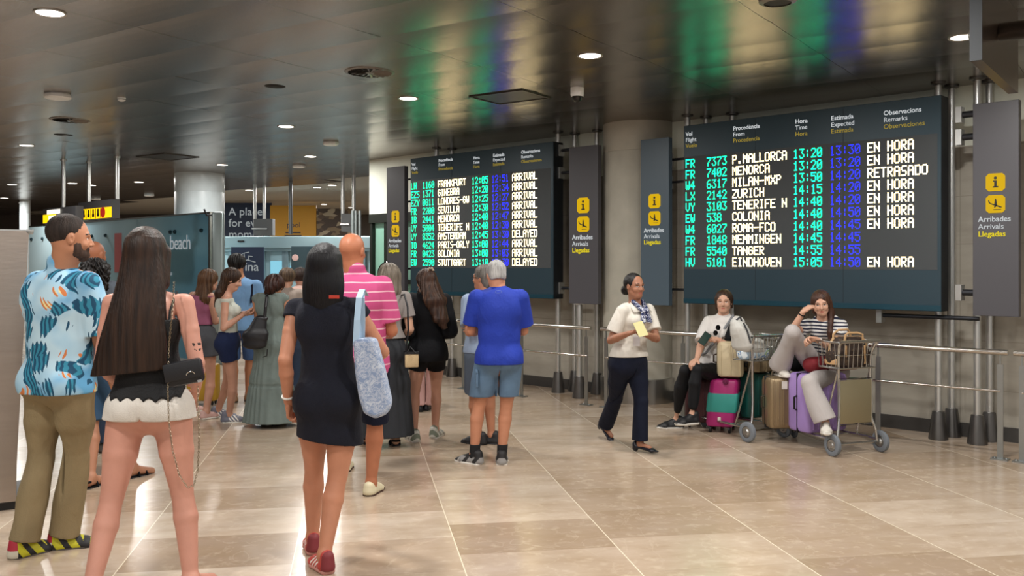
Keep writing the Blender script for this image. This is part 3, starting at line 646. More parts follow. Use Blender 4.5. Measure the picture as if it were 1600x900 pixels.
# ================================================================== figures: smooth distance-field modelling
def nrm(v): v = np.asarray(v, float); return v/max(1e-9, np.linalg.norm(v))
V3 = lambda *a: np.array(a, float)
class Fld:
    """a set of rounded shapes blended smoothly, turned into one closed mesh"""
    def __init__(s, k=.03): s.p = []; s.k = k; s.cuts = []; s.subs = []; s.disp = None
    def cone(s, a, b, r1, r2, side=None, flat=1.0, k=None, sub=False, clip=None):
        a = np.asarray(a, float); b = np.asarray(b, float)
        (s.subs if sub else s.p).append(('c', a, b, r1, r2, None if side is None else nrm(side), flat, clip, s.k if k is None else k)); return s
    def chain(s, P, R, side=None, flat=1.0, k=None):
        for i in range(len(P)-1): s.cone(P[i], P[i+1], R[i], R[i+1], side, flat, k)
        return s
    def ell(s, c, rad, R=None, k=None, sub=False):
        (s.subs if sub else s.p).append(('e', np.asarray(c, float), np.asarray(rad, float), np.eye(3) if R is None else np.asarray(R), s.k if k is None else k)); return s
    def loft(s, P, side, k=None):
        # P: (centre point, half width, half depth) from top to bottom; a smooth curtain shape
        C = np.array([p[0] for p in P], float); rx = np.array([p[1] for p in P]); ry = np.array([p[2] for p in P]); o = np.argsort(C[:, 2]); z = C[o, 2]
        zz = np.linspace(z[0], z[-1], 60); g = lambda v: np.convolve(np.pad(np.interp(zz, z, v[o]), 4, 'edge'), np.ones(9)/9, 'valid')
        s.p.append(('l', zz, g(C[:, 0]), g(C[:, 1]), g(rx), g(ry), nrm(side), s.k if k is None else k)); return s
    def cut(s, n, d0, soft=0): s.cuts.append((nrm(n), d0)); return s   # keep n.p < d0
    def bounds(s, q):
        if q[0] == 'c': m_ = max(q[3], q[4]); return np.minimum(q[1], q[2])-m_, np.maximum(q[1], q[2])+m_
        if q[0] == 'l': m_ = max(q[4].max(), q[5].max()); return V3(q[2].min()-m_, q[3].min()-m_, q[1][0]), V3(q[2].max()+m_, q[3].max()+m_, q[1][-1])
        m_ = max(q[2]); return q[1]-m_, q[1]+m_
    def ev(s, q, X, Y, Z):
        if q[0] == 'c':
            _, a, b, r1, r2, side, flat, clip, k = q; d = b-a; L2 = float(d@d)+1e-12
            px, py, pz = X-a[0], Y-a[1], Z-a[2]
            t = np.clip((px*d[0]+py*d[1]+pz*d[2])/L2, 0, 1)
            qx, qy, qz = px-t*d[0], py-t*d[1], pz-t*d[2]
            q2 = qx*qx+qy*qy+qz*qz; r = r1+(r2-r1)*t
            if side is not None and flat != 1:
                qs = qx*side[0]+qy*side[1]+qz*side[2]; qs2 = qs*qs
                # only the component that is across the axis and not along side is squeezed
                g = np.sqrt(qs2+np.maximum(q2-qs2, 0)/flat**2)
                return (g-r)*(flat if flat < 1 else 1)**.5
            o = np.sqrt(q2)-r
            if clip is not None: o = np.maximum(o, X*clip[0][0]+Y*clip[0][1]+Z*clip[0][2]-clip[1])
            return o
        if q[0] == 'l':
            _, zz, cx, cy, rx, ry, sd, k = q; I_ = lambda v: np.interp(Z, zz, v).astype(np.float32); dx, dy = X-I_(cx), Y-I_(cy); a = dx*sd[0]+dy*sd[1]; b = -dx*sd[1]+dy*sd[0]; RX, RY = I_(rx), I_(ry)
            return np.maximum((np.sqrt((a/RX)**2+(b/RY)**2)-1)*np.minimum(RX, RY), np.maximum(zz[0]-Z, Z-zz[-1]))
        _, c, rad, R, k = q
        px, py, pz = X-c[0], Y-c[1], Z-c[2]
        l = [px*R[i][0]+py*R[i][1]+pz*R[i][2] for i in range(3)]
        k0 = np.sqrt(sum((l[i]/rad[i])**2 for i in range(3))); k1 = np.sqrt(sum((l[i]/rad[i]**2)**2 for i in range(3)))+1e-6
        return k0*(k0-1)/k1
    def mesh(s, h):
        bs = [s.bounds(q) for q in s.p]; pad = 3*h+.012
        lo = np.min([b[0] for b in bs], 0)-pad; hi = np.max([b[1] for b in bs], 0)+pad
        n = np.ceil((hi-lo)/h).astype(int)+1
        ax = [(lo[i]+h*np.arange(n[i])).astype(np.float32) for i in range(3)]
        Fv = np.full(tuple(n), .05, np.float32)
        for arr, sgn in ((s.p, 1), (s.subs, -1)):
            for q in arr:
                b0, b1 = s.bounds(q); k = q[-1]; mg = k+2*h+.01
                i0 = np.maximum(np.floor((b0-mg-lo)/h).astype(int), 0); i1 = np.minimum(np.ceil((b1+mg-lo)/h).astype(int)+1, n)
                if (i1 <= i0).any(): continue
                sl = tuple(slice(i0[i], i1[i]) for i in range(3))
                d = s.ev(q, ax[0][sl[0]][:, None, None], ax[1][sl[1]][None, :, None], ax[2][sl[2]][None, None, :])
                A_ = Fv[sl]
                if sgn > 0:
                    if k > 0: hh = np.clip(.5+.5*(A_-d)/k, 0, 1); Fv[sl] = A_*(1-hh)+d*hh-k*hh*(1-hh)
                    else: Fv[sl] = np.minimum(A_, d)
                else:
                    if k > 0: hh = np.clip(.5-.5*(A_+d)/k, 0, 1); Fv[sl] = A_*(1-hh)-d*hh+k*hh*(1-hh)
                    else: Fv[sl] = np.maximum(A_, -d)
        X, Y, Z = ax[0][:, None, None], ax[1][None, :, None], ax[2][None, None, :]
        if s.disp is not None: Fv = Fv+s.disp(X, Y, Z).astype(np.float32)
        for nv, d0 in s.cuts: Fv = np.maximum(Fv, (X*nv[0]+Y*nv[1]+Z*nv[2]-d0).astype(np.float32))
        for e in (0, -1): Fv[e] = .05; Fv[:, e] = .05; Fv[:, :, e] = .05
        return surf(Fv, lo, h)
def surf(Fv, lo, h):
    """surface nets"""
    I = Fv < 0; nx, ny, nz = Fv.shape
    c = [I[i:nx-1+i, j:ny-1+j, k:nz-1+k] for i in (0, 1) for j in (0, 1) for k in (0, 1)]
    anyv = c[0].copy(); allv = c[0].copy()
    for a in c[1:]: anyv |= a; allv &= a
    act = anyv & ~allv; ii, jj, kk = np.nonzero(act)
    if len(ii) == 0: return np.zeros((0, 3)), []
    idx = np.full(act.shape, -1, np.int32); idx[ii, jj, kk] = np.arange(len(ii))
    acc = np.zeros((len(ii), 3)); cnt = np.zeros(len(ii))
    cor = [(i, j, k) for i in (0, 1) for j in (0, 1) for k in (0, 1)]
    val = {c_: Fv[ii+c_[0], jj+c_[1], kk+c_[2]].astype(float) for c_ in cor}
    for a in cor:
        for d in range(3):
            if a[d] == 0:
                b = list(a); b[d] = 1; b = tuple(b); fa, fb = val[a], val[b]; m_ = (fa < 0) != (fb < 0)
                t = np.where(m_, fa/np.where(m_, fa-fb, 1), 0); pos = np.array(a, float)[None, :]+0*acc; pos[:, d] = t
                acc += pos*m_[:, None]; cnt += m_
    V = lo+h*(acc/cnt[:, None]+np.stack([ii, jj, kk], 1))
    Q = []
    for d in range(3):
        sl0 = [slice(None)]*3; sl1 = [slice(None)]*3; sl0[d] = slice(0, -1); sl1[d] = slice(1, None)
        A_, B_ = I[tuple(sl0)], I[tuple(sl1)]; x = np.nonzero(A_ != B_); flip = A_[x]
        x = np.stack(x, 1); u_, v_ = (d+1) % 3, (d+2) % 3
        ok = (x[:, u_] > 0) & (x[:, v_] > 0) & (x[:, u_] < act.shape[u_]) & (x[:, v_] < act.shape[v_]); x = x[ok]; flip = flip[ok]
        def g(a, b): y = x.copy(); y[:, u_] -= a; y[:, v_] -= b; return idx[y[:, 0], y[:, 1], y[:, 2]]
        q = np.stack([g(0, 0), g(1, 0), g(1, 1), g(0, 1)], 1); q[~flip] = q[~flip][:, ::-1]; Q.append(q)
    return V, np.concatenate(Q)
def mk(name, parts, mats, parent, origin, matfn=None, smooth=1):
    """parts: list of (verts, quads) joined into one mesh object, vertices relative to the figure's base"""
    Vs = []; Qs = []; o = 0
    for V, Q in parts:
        if len(V) == 0: continue
        Vs.append(V); Qs.append(Q+o); o += len(V)
    if not Vs: return None
    V = np.concatenate(Vs); Q = np.concatenate(Qs)
    me = bpy.data.meshes.new(name); me.vertices.add(len(V)); me.vertices.foreach_set('co', (V-np.asarray(origin)).astype(np.float32).ravel())
    me.loops.add(Q.size); me.loops.foreach_set('vertex_index', Q.astype(np.int32).ravel())
    me.polygons.add(len(Q)); me.polygons.foreach_set('loop_start', (np.arange(len(Q))*4).astype(np.int32)); me.polygons.foreach_set('loop_total', np.full(len(Q), 4, np.int32))
    for x in (mats if isinstance(mats, (list, tuple)) else [mats]): me.materials.append(x)
    if matfn is not None: me.polygons.foreach_set('material_index', matfn(V[Q].mean(1)).astype(np.int32))
    me.update(calc_edges=True); me.validate(); me.shade_smooth()
    ob = bpy.data.objects.new(name, me); COL.objects.link(ob); ob.parent = parent; return ob
def folds(amp=.004, f=14, seed=0, zs=.35, axis=None):
    r = np.random.RandomState(seed); W = []
    for i in range(5):
        v = r.normal(size=3); v[2] *= zs; v = v/np.linalg.norm(v)*f*(.6+i*.35); W.append((v, r.uniform(0, 6.28), 1/(1+.5*i)))
    def d(X, Y, Z):
        o = 0
        for v, ph, a in W: o = o+a*np.sin(v[0]*X+v[1]*Y+v[2]*Z+ph)
        return amp*o/1.6
    return d
def ik(a, b, l1, l2, hint):
    a, b = np.asarray(a, float), np.asarray(b, float); d = b-a; L = np.linalg.norm(d)
    if L > (l1+l2)*.998: k = L/((l1+l2)*.998); l1 *= k; l2 *= k
    x = (l1*l1-l2*l2+L*L)/(2*L); hgt = math.sqrt(max(0, l1*l1-x*x)); dn = d/L
    hv = np.asarray(hint, float); hv = nrm(hv-dn*(hv@dn)); return a+dn*x+hv*hgt
# ------------------------------------------------------------------ skins and cloths
def skin(name, col): return mat(name, col, .5, bump=.05, bscale=90, var=.07, vscale=9, spec=.4)
def hairmat(name, col, hi=None, rough=.5):
    if name in M: return M[name]
    m = mat(name, col, max(rough, .45), spec=.3); N = NT(m); B = N.n['Principled BSDF']
    tc = N.add('ShaderNodeTexCoord'); mp = N.add('ShaderNodeMapping', i_Vector=tc.outputs['Object'], i_Scale=(1, 1, .06))
    nz = N.add('ShaderNodeTexNoise', i_Vector=mp.outputs[0], i_Scale=170.0, i_Detail=3.0); n2 = N.add('ShaderNodeTexNoise', i_Vector=mp.outputs[0], i_Scale=40.0, i_Detail=2.0)
    d = lin(col); e = lin(hi or col); e = tuple(min(1, x*(1.0 if hi else 2.2)) for x in e[:3])+(1,)
    N.l.new(N.mix(N.ramp(n2.outputs[0], [(.35, (0, 0, 0, 1)), (.75, (1, 1, 1, 1))]), d, e), B.inputs['Base Color'])
    N.l.new(N.add('ShaderNodeBump', i_Height=nz.outputs[0], i_Strength=.6, i_Distance=.006).outputs[0], B.inputs['Normal']); return m
def cloth(name, col, bump=.25, rough=.85, bs=260, var=.05): return mat(name, col, rough, bump=bump, bscale=bs, var=var, vscale=5, spec=.25, wr=.35)
FACE = None
class Person:
    def __init__(s, name_label, base, h=1.7, yaw=0, sk='skin_fair', skc='c79a80', w=1.0, sex='f', vox=.007, group=None):
        """base: floor point under the pelvis (x, y); yaw 0 looks away from the lens (+Y), 180 towards it"""
        s.h = h; s.k = h/1.7; s.w = w; s.sex = sex; s.vox = vox; s.yaw = math.radians(yaw)
        s.base = V3(base[0], base[1], 0); s.o = thing('person', name_label, 'person', s.base, 0, group)
        s.R = V3(math.cos(s.yaw), math.sin(s.yaw), 0); s.Fw = V3(-math.sin(s.yaw), math.cos(s.yaw), 0); s.U = V3(0, 0, 1)
        s.skin = skin(sk, skc); s.J = {}; s.pose_default()
    def dirs(s, yaw=0, pitch=0, roll=0):
        a = s.yaw+math.radians(yaw); F0 = V3(-math.sin(a), math.cos(a), 0); R0 = V3(math.cos(a), math.sin(a), 0); p = math.radians(pitch); r = math.radians(roll)
        Fq = F0*math.cos(p)+s.U*math.sin(p); U0 = np.cross(R0, Fq); R1 = R0*math.cos(r)+U0*math.sin(r); U1 = np.cross(R1, Fq); return R1, Fq, U1
    def loc(s, x, y, z): return s.base+s.R*x+s.Fw*y+s.U*z
    def pose_default(s):
        h, J = s.h, s.J
        J['pel'] = s.loc(0, 0, .53*h); J['wai'] = s.loc(0, .0, .63*h); J['che'] = s.loc(0, -.005, .73*h); J['nek'] = s.loc(0, -.02, .835*h); J['hed'] = s.loc(0, .012*h, .925*h)
        s.sw = (.093 if s.sex == 'f' else .105)*h*s.w; s.hw = (.056 if s.sex == 'f' else .052)*h*s.w
        s.head_yaw = s.head_pitch = s.head_roll = 0; s.sh_roll = 0; s.tyaw = 0
        s.foot = {}; s.hand = {}; s.kp = {}; s.wt = .1; s.foot_yaw = {'L': 8, 'R': -8}; s.knee = {}; s.elb = {}; s.footpitch = {'L': 0, 'R': 0}
        for sd_, q in (('L', -1), ('R', 1)):
            s.foot[sd_] = s.loc(q*.075*h*.8, 0, .045*h); s.hand[sd_] = s.loc(q*(s.sw+.06*h), .03, .47*h); s.knee[sd_] = None; s.elb[sd_] = None
    def solve(s):
        J, h = s.J, s.h
        a = s.yaw+math.radians(s.tyaw); s.TR = V3(math.cos(a), math.sin(a), 0)*math.cos(s.sh_roll)+s.U*math.sin(s.sh_roll); s.TF = V3(-math.sin(a), math.cos(a), 0)
        for q, n in ((-1, 'L'), (1, 'R')):
            J['sh'+n] = J['nek']+s.TR*q*s.sw-s.U*.034*h
            J['hip'+n] = J['pel']+s.R*q*s.hw-s.U*.01*h
            J['ank'+n] = np.asarray(s.foot[n], float)
            a = s.yaw+math.radians(s.foot_yaw[n]); fd = V3(-math.sin(a), math.cos(a), 0); p = math.radians(s.footpitch[n])
            J['toe'+n] = J['ank'+n]+(fd*math.cos(p)+s.U*math.sin(p))*.105*h-(s.U*math.cos(p)-fd*math.sin(p)*0)*.028*h
            s.fd = fd
            hint = s.knee[n] if s.knee[n] is not None else s.Fw*.9+s.R*q*.15
            dl = np.linalg.norm(J['hip'+n]-J['ank'+n]); ll = dl*.5025 if dl > .435*h else .245*h
            J['kne'+n] = np.asarray(s.kp[n]) if n in s.kp else ik(J['hip'+n], J['ank'+n], ll, ll, hint)
            J['wri'+n] = np.asarray(s.hand[n], float)
            hint = s.elb[n] if s.elb[n] is not None else s.R*q*.5-s.Fw
            J['elb'+n] = ik(J['sh'+n], J['wri'+n], .172*h, .15*h, hint)
        s.HR, s.HF, s.HU = s.dirs(s.head_yaw, s.head_pitch, s.head_roll)
    def down(s, a=.3):
        for q, n in ((-1, 'L'), (1, 'R')): s.elb[n] = s.R*q*a-s.U-s.Fw*.35
    def hp(s, x, y, z): g = s.k*1.0; return s.J['hed']+(s.HR*x+s.HF*y+s.HU*z)*g
    # ---------------- volumes
    def torso(s, f, t=0.0, belly=0, bust=1):
        J, k, w = s.J, s.k, s.w; fem = s.sex == 'f'
        side = s.TR; a1 = J['nek']-s.U*.075*k
        def C(a, b, r1, r2, fl, kk=.025):
            R1, R2 = r1*k*w, r2*k*w; f.cone(a, b, R1+t, R2+t, side, (R1*fl+t)/(R1+t), kk)
        C(a1, J['che'], .115 if fem else .135, .128 if fem else .155, .66)
        C(J['che'], J['wai'], .125 if fem else .152, .112 if fem else .142+belly*.3, .74)
        C(J['wai'], J['pel'], .112 if fem else .142+belly*.3, .148 if fem else .15, .76)
        C(J['pel'], J['pel']-s.U*.05*k, .15 if fem else .148, .14, .78)
        f.cone(J['shL']+s.TR*.012, J['shR']-s.TR*.012, .036*k+t*.7, .036*k+t*.7, None, 1, .03)
        f.cone(J['nek']-s.U*.02*k, J['shL']+s.U*.004, .045*k+t*.6, .034*k+t*.6, None, 1, .025); f.cone(J['nek']-s.U*.02*k, J['shR']+s.U*.004, .045*k+t*.6, .034*k+t*.6, None, 1, .025)
        f.cone(J['nek']-s.U*.035*k-s.TF*.01, J['nek']+s.U*.01*k, .07*k+t*.6, .05*k+t*.5, side, .85, .03)
        for q in (-1, 1):
            f.ell(J['pel']+s.R*q*.065*k*w-s.Fw*.06*k-s.U*.03*k, V3(.085, .085, .085)*k*w+t, k=.04)
            if fem and bust: f.ell(J['che']+s.TR*q*.062*k+s.TF*.075*k-s.U*.005, V3(.055, .055, .055)*k*w+t, k=.04)
            f.ell(J['che']+s.TR*q*.06*k*w-s.TF*.05*k*w+s.U*.05*k, V3(.075, .055, .1)*k*w+t, k=.04)
        if belly: f.ell(J['wai']+s.Fw*.05*k-s.U*.02, V3(.12+belly, .11+belly, .13)*k*w+t, k=.05)
    def arm(s, f, n, t=0.0, frac=2.0, m=1):
        J, k = s.J, s.k*(1 if s.sex == 'f' else 1.12)*(s.w**.5)*m; A, E_, W_ = J['sh'+n], J['elb'+n], J['wri'+n]
        if frac <= 1:
            B_ = A+(E_-A)*frac; cn = nrm(B_-A); B2 = B_+cn*.05; f.cone(A, B2, .042*k+t*.75, (.043-.006*frac)*k+t*1.4, k=.018, clip=(cn, float(cn@B_))); return
        f.cone(A, A+(E_-A)*.45, .043*k+t, .04*k+t, k=.02); f.cone(A+(E_-A)*.45, E_, .04*k+t, .034*k+t, k=.008)
        e = E_+(W_-E_)*.3; f.cone(E_, e, .034*k+t, .036*k+t, k=.01); fr = min(1, frac-1)
        f.cone(e, E_+(W_-E_)*max(.35, fr), .036*k+t, (.024 if fr > .9 else .03)*k+t, k=.01)
    def leg(s, f, n, t=0.0, frac=2.0, bell=0, m=1):
        J, k, w = s.J, s.k*m, s.w; A, K, B_ = J['hip'+n], J['kne'+n], J['ank'+n]; q = -1 if n == 'L' else 1
        A = A-s.U*.03*k; tr_ = .088 if s.sex == 'f' else .081
        if frac <= 1:
            e = A+(K-A)*frac; cn = nrm(e-A); f.cone(A, e+cn*.06, tr_*k*w+t, (tr_-.026*frac)*k*w+t+bell, k=.035, clip=(cn, float(cn@e))); return
        mid = A+(K-A)*.5; f.cone(A, mid, tr_*k*w+t, .073*k*w+t, k=.03); f.cone(mid, K, .073*k*w+t, .05*k*w**.5+t, k=.01)
        back = nrm(np.cross(np.cross(K-B_, J['toe'+n]-B_), K-B_))*-1
        c = K+(B_-K)*.3+back*.012*k*-1; fr = frac-1
        if bell or t > .03:
            e_ = K+(B_-K)*fr; cn = nrm(B_-K); f.cone(K, e_+cn*.04, .054*k*w**.5+t, .05*k+t+bell, k=.015, clip=(cn, float(cn@e_)+.012)); return
        f.cone(K, c, .048*k*w**.5+t, .053*k*w**.5+t, k=.012); f.cone(c, K+(B_-K)*min(1, fr), .053*k*w**.5+t, .033*k+t, k=.012)
        if fr >= 1 and t == 0: f.cone(B_+s.U*0, B_, .035*k, .035*k)
    def bare_foot(s, f, n):
        J, k = s.J, s.k; A, T = J['ank'+n], J['toe'+n]; a_ = nrm(T-A); hl = A-a_*.03*k-s.U*.035*k
        f.cone(A, hl, .034*k, .03*k, k=.02); f.cone(hl, T-s.U*.01*k, .03*k, .032*k, np.cross(s.U, a_), .65, k=.03); f.cone(A, T-s.U*.005*k, .03*k, .024*k, k=.03)
    def head(s, f, jaw=1.0):
        jaw = .82 if s.sex == 'f' else 1.0
        hp, k = s.hp, s.k; R = np.stack([s.HR, s.HF, s.HU])
        f.ell(hp(0, -.012, .025), V3(.076, .094, .088)*k, R, k=.02)              # skull
        f.ell(hp(0, .025, -.03), V3(.054 if s.sex == 'f' else .058, .066, .078)*k, R, k=.03)              # face
        f.ell(hp(0, .058, -.088), V3(.026*jaw, .022, .022)*k, R, k=.03)         # chin
        f.cone(hp(-.045, .0, -.06), hp(-.018, .055, -.088), .018*k*jaw, .016*k, k=.025); f.cone(hp(.045, .0, -.06), hp(.018, .055, -.088), .018*k*jaw, .016*k, k=.025)
        f.cone(hp(-.035, .075, .018), hp(.035, .075, .018), .011*k, .011*k, k=.015)   # brow
        for q in (-1, 1):
            f.ell(hp(q*.031, .09, .0), V3(.018, .014, .011)*k, R, k=.012, sub=True)
            f.ell(hp(q*.031, .072, .0), V3(.0125, .012, .0115)*k, R, k=.003)      # eyeball
            f.ell(hp(q*.036, .062, -.032), V3(.02, .016, .016)*k, R, k=.02)       # cheek
            f.ell(hp(q*.076, -.005, -.008), V3(.009, .017, .028)*k, R, k=.008); f.ell(hp(q*.084, .002, -.006), V3(.005, .009, .015)*k, R, k=.004, sub=True)
        f.cone(hp(0, .085, .008), hp(0, .102, -.028), .007*k, .0115*k, k=.012)        # nose
        for q in (-1, 1): f.ell(hp(q*.011, .092, -.031), V3(.008, .009, .007)*k, R, k=.006)
        f.cone(hp(-.015, .079, -.058), hp(.015, .079, -.058), .0058*k, .0058*k, k=.006); f.cone(hp(-.01, .079, -.067), hp(.01, .079, -.067), .0062*k, .0062*k, k=.006)
        f.ell(hp(0, .095, -.062), V3(.017, .01, .0009)*k, R, k=.002, sub=True)
    def neck(s, f, t=0): f.cone(s.J['nek']-s.U*.03*s.k, s.hp(0, -.018, -.05), (.058 if s.sex == 'f' else .066)*s.k*s.w**.5+t, (.05 if s.sex == 'f' else .06)*s.k+t, k=.03)
    def hand_f(s, f, n, curl=.45, point=None, palm=None, spread=.1):
        """palm, four separate bent fingers, thumb from the side of the palm"""
        J = s.J; W_, E_ = J['wri'+n], J['elb'+n]; k = s.k*(1 if s.sex == 'f' else 1.1); q = -1 if n == 'L' else 1
        d = nrm(point) if point is not None else nrm(W_-E_)
        pn = np.asarray(palm, float) if palm is not None else -s.R*q                # palm faces the thigh by default
        pn = nrm(pn-d*(pn@d)); sd_ = np.cross(d, pn)*q                              # towards the thumb
        if palm is None and sd_@s.Fw < 0: sd_ = -sd_
        pc = W_+d*.045*k
        f.cone(W_-d*.01, W_+d*.03*k, .023*k, .026*k, sd_, .8, .012)
        for i in range(4):
            o_ = (1.5-i)*.0185*k; kn = W_+d*(.088-(.006 if i in (0, 3) else 0)-(.006 if i == 3 else 0))*k+sd_*o_
            f.cone(W_+d*.02*k+sd_*o_*.6, kn, .0125*k, .0105*k, k=.009)
            L = (.072, .08, .074, .058)[i]*k; a = .25+curl*.6; p = kn; dd = nrm(d+sd_*spread*(1.5-i)*.4)
            for j, (fr, rr_) in enumerate(((.42, .0088), (.32, .0078), (.26, .007))):
                dirn = dd*math.cos(a)+pn*math.sin(a); e = p+dirn*L*fr; f.cone(p, e, (.0098 if j == 0 else rr_+.0006)*k, rr_*k, k=.002); p = e; a += .15+curl*1.0
        t0 = W_+d*.028*k+sd_*.022*k; t1 = t0+nrm(d*.6+sd_*.75+pn*.3)*.036*k; t2 = t1+nrm(d*.85+sd_*.3+pn*(.35+curl*.3))*.032*k; t3 = t2+nrm(d*.9+sd_*(.05-curl*.2)+pn*(.3+curl*.5))*.024*k
        f.cone(t0, t1, .0145*k, .0115*k, k=.008); f.cone(t1, t2, .0115*k, .0095*k, k=.003); f.cone(t2, t3, .0095*k, .0078*k, k=.003)
    # ---------------- builders
    def body(s, legs=True, feet=None, thin=True, thinleg=None, arms='LR', hands='LR', curl=.4, hargs={}, mats=None, torso=True, facecol=None, visible_hands=True, tattoo=None):
        s.solve() if 'hipL' not in s.J else None
        f = Fld(.022); s.torso(f, -.008 if thin else 0)
        for n in 'LR':
            if n in arms: s.arm(f, n)
            if thinleg: s.leg(f, n, -.014)
            else: s.leg(f, n)
            if feet: s.bare_foot(f, n)
            elif feet is None: A_, T_ = s.J['ank'+n], s.J['toe'+n]; f.cone(A_, A_-s.U*.03*s.k, .03*s.k, .025*s.k); f.cone(A_-s.U*.025*s.k, A_+(T_-A_)*.6-s.U*.012, .026*s.k, .02*s.k)
        s.neck(f); parts = [f.mesh(s.vox)]
        g = Fld(.02); s.head(g); s.neck(g); g.cut(-s.U, -(s.J['nek'][2]+.005)); parts.append(g.mesh(min(.0045, s.vox*.7)))
        for n in hands:
            g = Fld(.01); a = dict(curl=curl); a.update(hargs.get(n, {})); s.hand_f(g, n, **a); parts.append(g.mesh(.003 if s.vox < .0075 else .004))
        # brows, eyes and lips by place on the head
        dark, lip, white = facecol or (mat('brow_dark', '2a1c16', .6), mat('lip_rose', 'a8594f', .45), mat('eye_white', 'cfc8c2', .3))
        H0, k = s.J['hed'], s.k; HR, HF, HU = s.HR, s.HF, s.HU
        def mf(C):
            o_ = np.zeros(len(C), int); d = (C-H0)/k; x, y, z = np.abs(d@HR), d@HF, d@HU
            o_[(y > .06) & (np.abs(z+.0622) < .0085*(1-(x/.0195)**2))] = 2
            e2 = ((x-.031)/.013)**2+((z-.0)/.0062)**2; o_[(y > .06) & (e2 < 1)] = 3
            o_[(y > .06) & (((x-.031)**2+z**2) < .0055**2)] = 1
            o_[(y > .055) & (x > .014) & (x < .05) & (abs(z-.021-.004*(1-((x-.03)/.02)**2)) < .0027)] = 1
            o_[(y > .055) & (e2 < 1.6) & (z > .0035)] = 1
            if tattoo is not None:
                tc_, r_ = tattoo; q = C-tc_; dd = np.linalg.norm(q, axis=1); o_[(dd < r_) & (np.sin(q[:, 2]*230)+np.sin(q[:, 0]*330+q[:, 2]*90) > .75)] = 1
            return o_
        return mk('body', parts, [s.skin, dark, lip, white], s.o, s.base, mf)
    def shirt(s, name, m, t=.014, sleeve=.6, hem=None, disp=None, neckcut=True, belly=0, armr=0, matfn=None, low=None, sleeves='LR', flare=0, hemcut=None, vox=None, bust=1, collar=0):
        f = Fld(.035); s.torso(f, t, belly, bust)
        for n in sleeves:
            if sleeve > 0: s.arm(f, n, t+armr, sleeve)
        k = s.k
        for n in 'LR': f.cone(s.J['hip'+n]+s.U*.02, s.J['hip'+n]-s.U*.03, (.078 if s.sex == 'f' else .074)*k*s.w+t, (.086 if s.sex == 'f' else .08)*k*s.w+t)
        k = s.k; hz = hem if hem is not None else .5*s.h
        if low is not None or hz < s.J['pel'][2]-.03:
            f.cone(s.J['pel'], V3(s.J['pel'][0], s.J['pel'][1], hz-.02), .15*k*s.w+t, .15*k*s.w+t+flare, s.R, .8, .04)
        elif flare: f.cone(s.J['pel']+s.U*.06, s.J['pel'], .15*k*s.w+t, .15*k*s.w+t+flare, s.R, .8, .04)
        if collar: f.cone(s.J['nek']-s.U*.01*k, s.J['nek']+s.U*(.035+collar)*k-s.Fw*.012*k, .075*k, .066*k, k=.015)
        f.disp = disp or folds(.0045, 16, len(name)*3)
        f.cut(-s.U, -hz)
        f.cut(s.U*1+s.TF*.45, (s.U*1+s.TF*.45)@(s.J['nek']+s.U*(.052+collar)*k)/np.linalg.norm(s.U+s.TF*.45)) if neckcut else None
        if sleeve > 0:
            pass
        v, q = f.mesh(vox or s.vox); return mk(name, [(v, q)], m, s.o, s.base, matfn)
    def pants(s, name, m, t=.012, frac=2, top=None, bell=0, disp=None, matfn=None, m2=1.0, vox=None, hips=0, cutz=None, wedge=.006):
        f = Fld(.03); k = s.k; P = s.J['pel']
        f.cone(P+s.U*.06*k, P, (.13+hips)*k*s.w+t, .15*k*s.w+t, s.R, .78, .04); f.cone(P, P-s.U*.05*k, .15*k*s.w+t, .135*k*s.w+t, s.R, .8, .04)
        for q in (-1, 1): f.ell(P+s.R*q*.065*k*s.w-s.Fw*.055*k-s.U*.03*k, V3(.085, .085, .085)*k*s.w+t*.6, k=.03)
        for n in 'LR': s.leg(f, n, t, frac, bell, m2)
        if wedge: f.ell(P-s.U*(s.wt+.3)*k, V3(wedge, .3, .3), np.stack([s.R, s.Fw, s.U]), k=.012, sub=True)
        f.disp = disp or folds(.005, 15, 3, .8); f.cut(s.U, (top if top is not None else P[2]+.08*k))
        if cutz is not None: f.cut(-s.U, -cutz)
        return mk(name, [f.mesh(vox or s.vox)], m, s.o, s.base, matfn)
    def skirt(s, name, m, top, hem, r0, r1, pleat=.0, n=16, flat=.8, disp=None, matfn=None, fwd=0):
        f = Fld(.03); P = s.J['pel']; a = V3(P[0], P[1], top); b = V3(P[0], P[1], hem)+s.Fw*fwd; f.cone(a, (a+b)/2, r0, (r0*1.15+r1)/2, s.R, flat); f.cone((a+b)/2, b, (r0*1.15+r1)/2, r1, s.R, flat)
        for q in (-1, 1): f.ell(P+s.R*q*.065*s.k-s.Fw*.055*s.k-s.U*.03, V3(.1, .095, .1)*s.k*s.w, k=.05) if top > P[2] else None
        if pleat:
            cx, cy = P[0], P[1]
            def dp(X, Y, Z):
                a_ = np.arctan2(Y-cy, X-cx); g = np.clip((top-Z)/(top-hem), 0, 1)**.7; return pleat*g*np.sin(a_*n+3*np.sin(a_*3+Z*2))
            f.disp = dp
        else: f.disp = disp or folds(.006, 13, 9, .3)
        f.cut(s.U, top); f.cut(-s.U, -hem); return mk(name, [f.mesh(s.vox)], m, s.o, s.base, matfn)
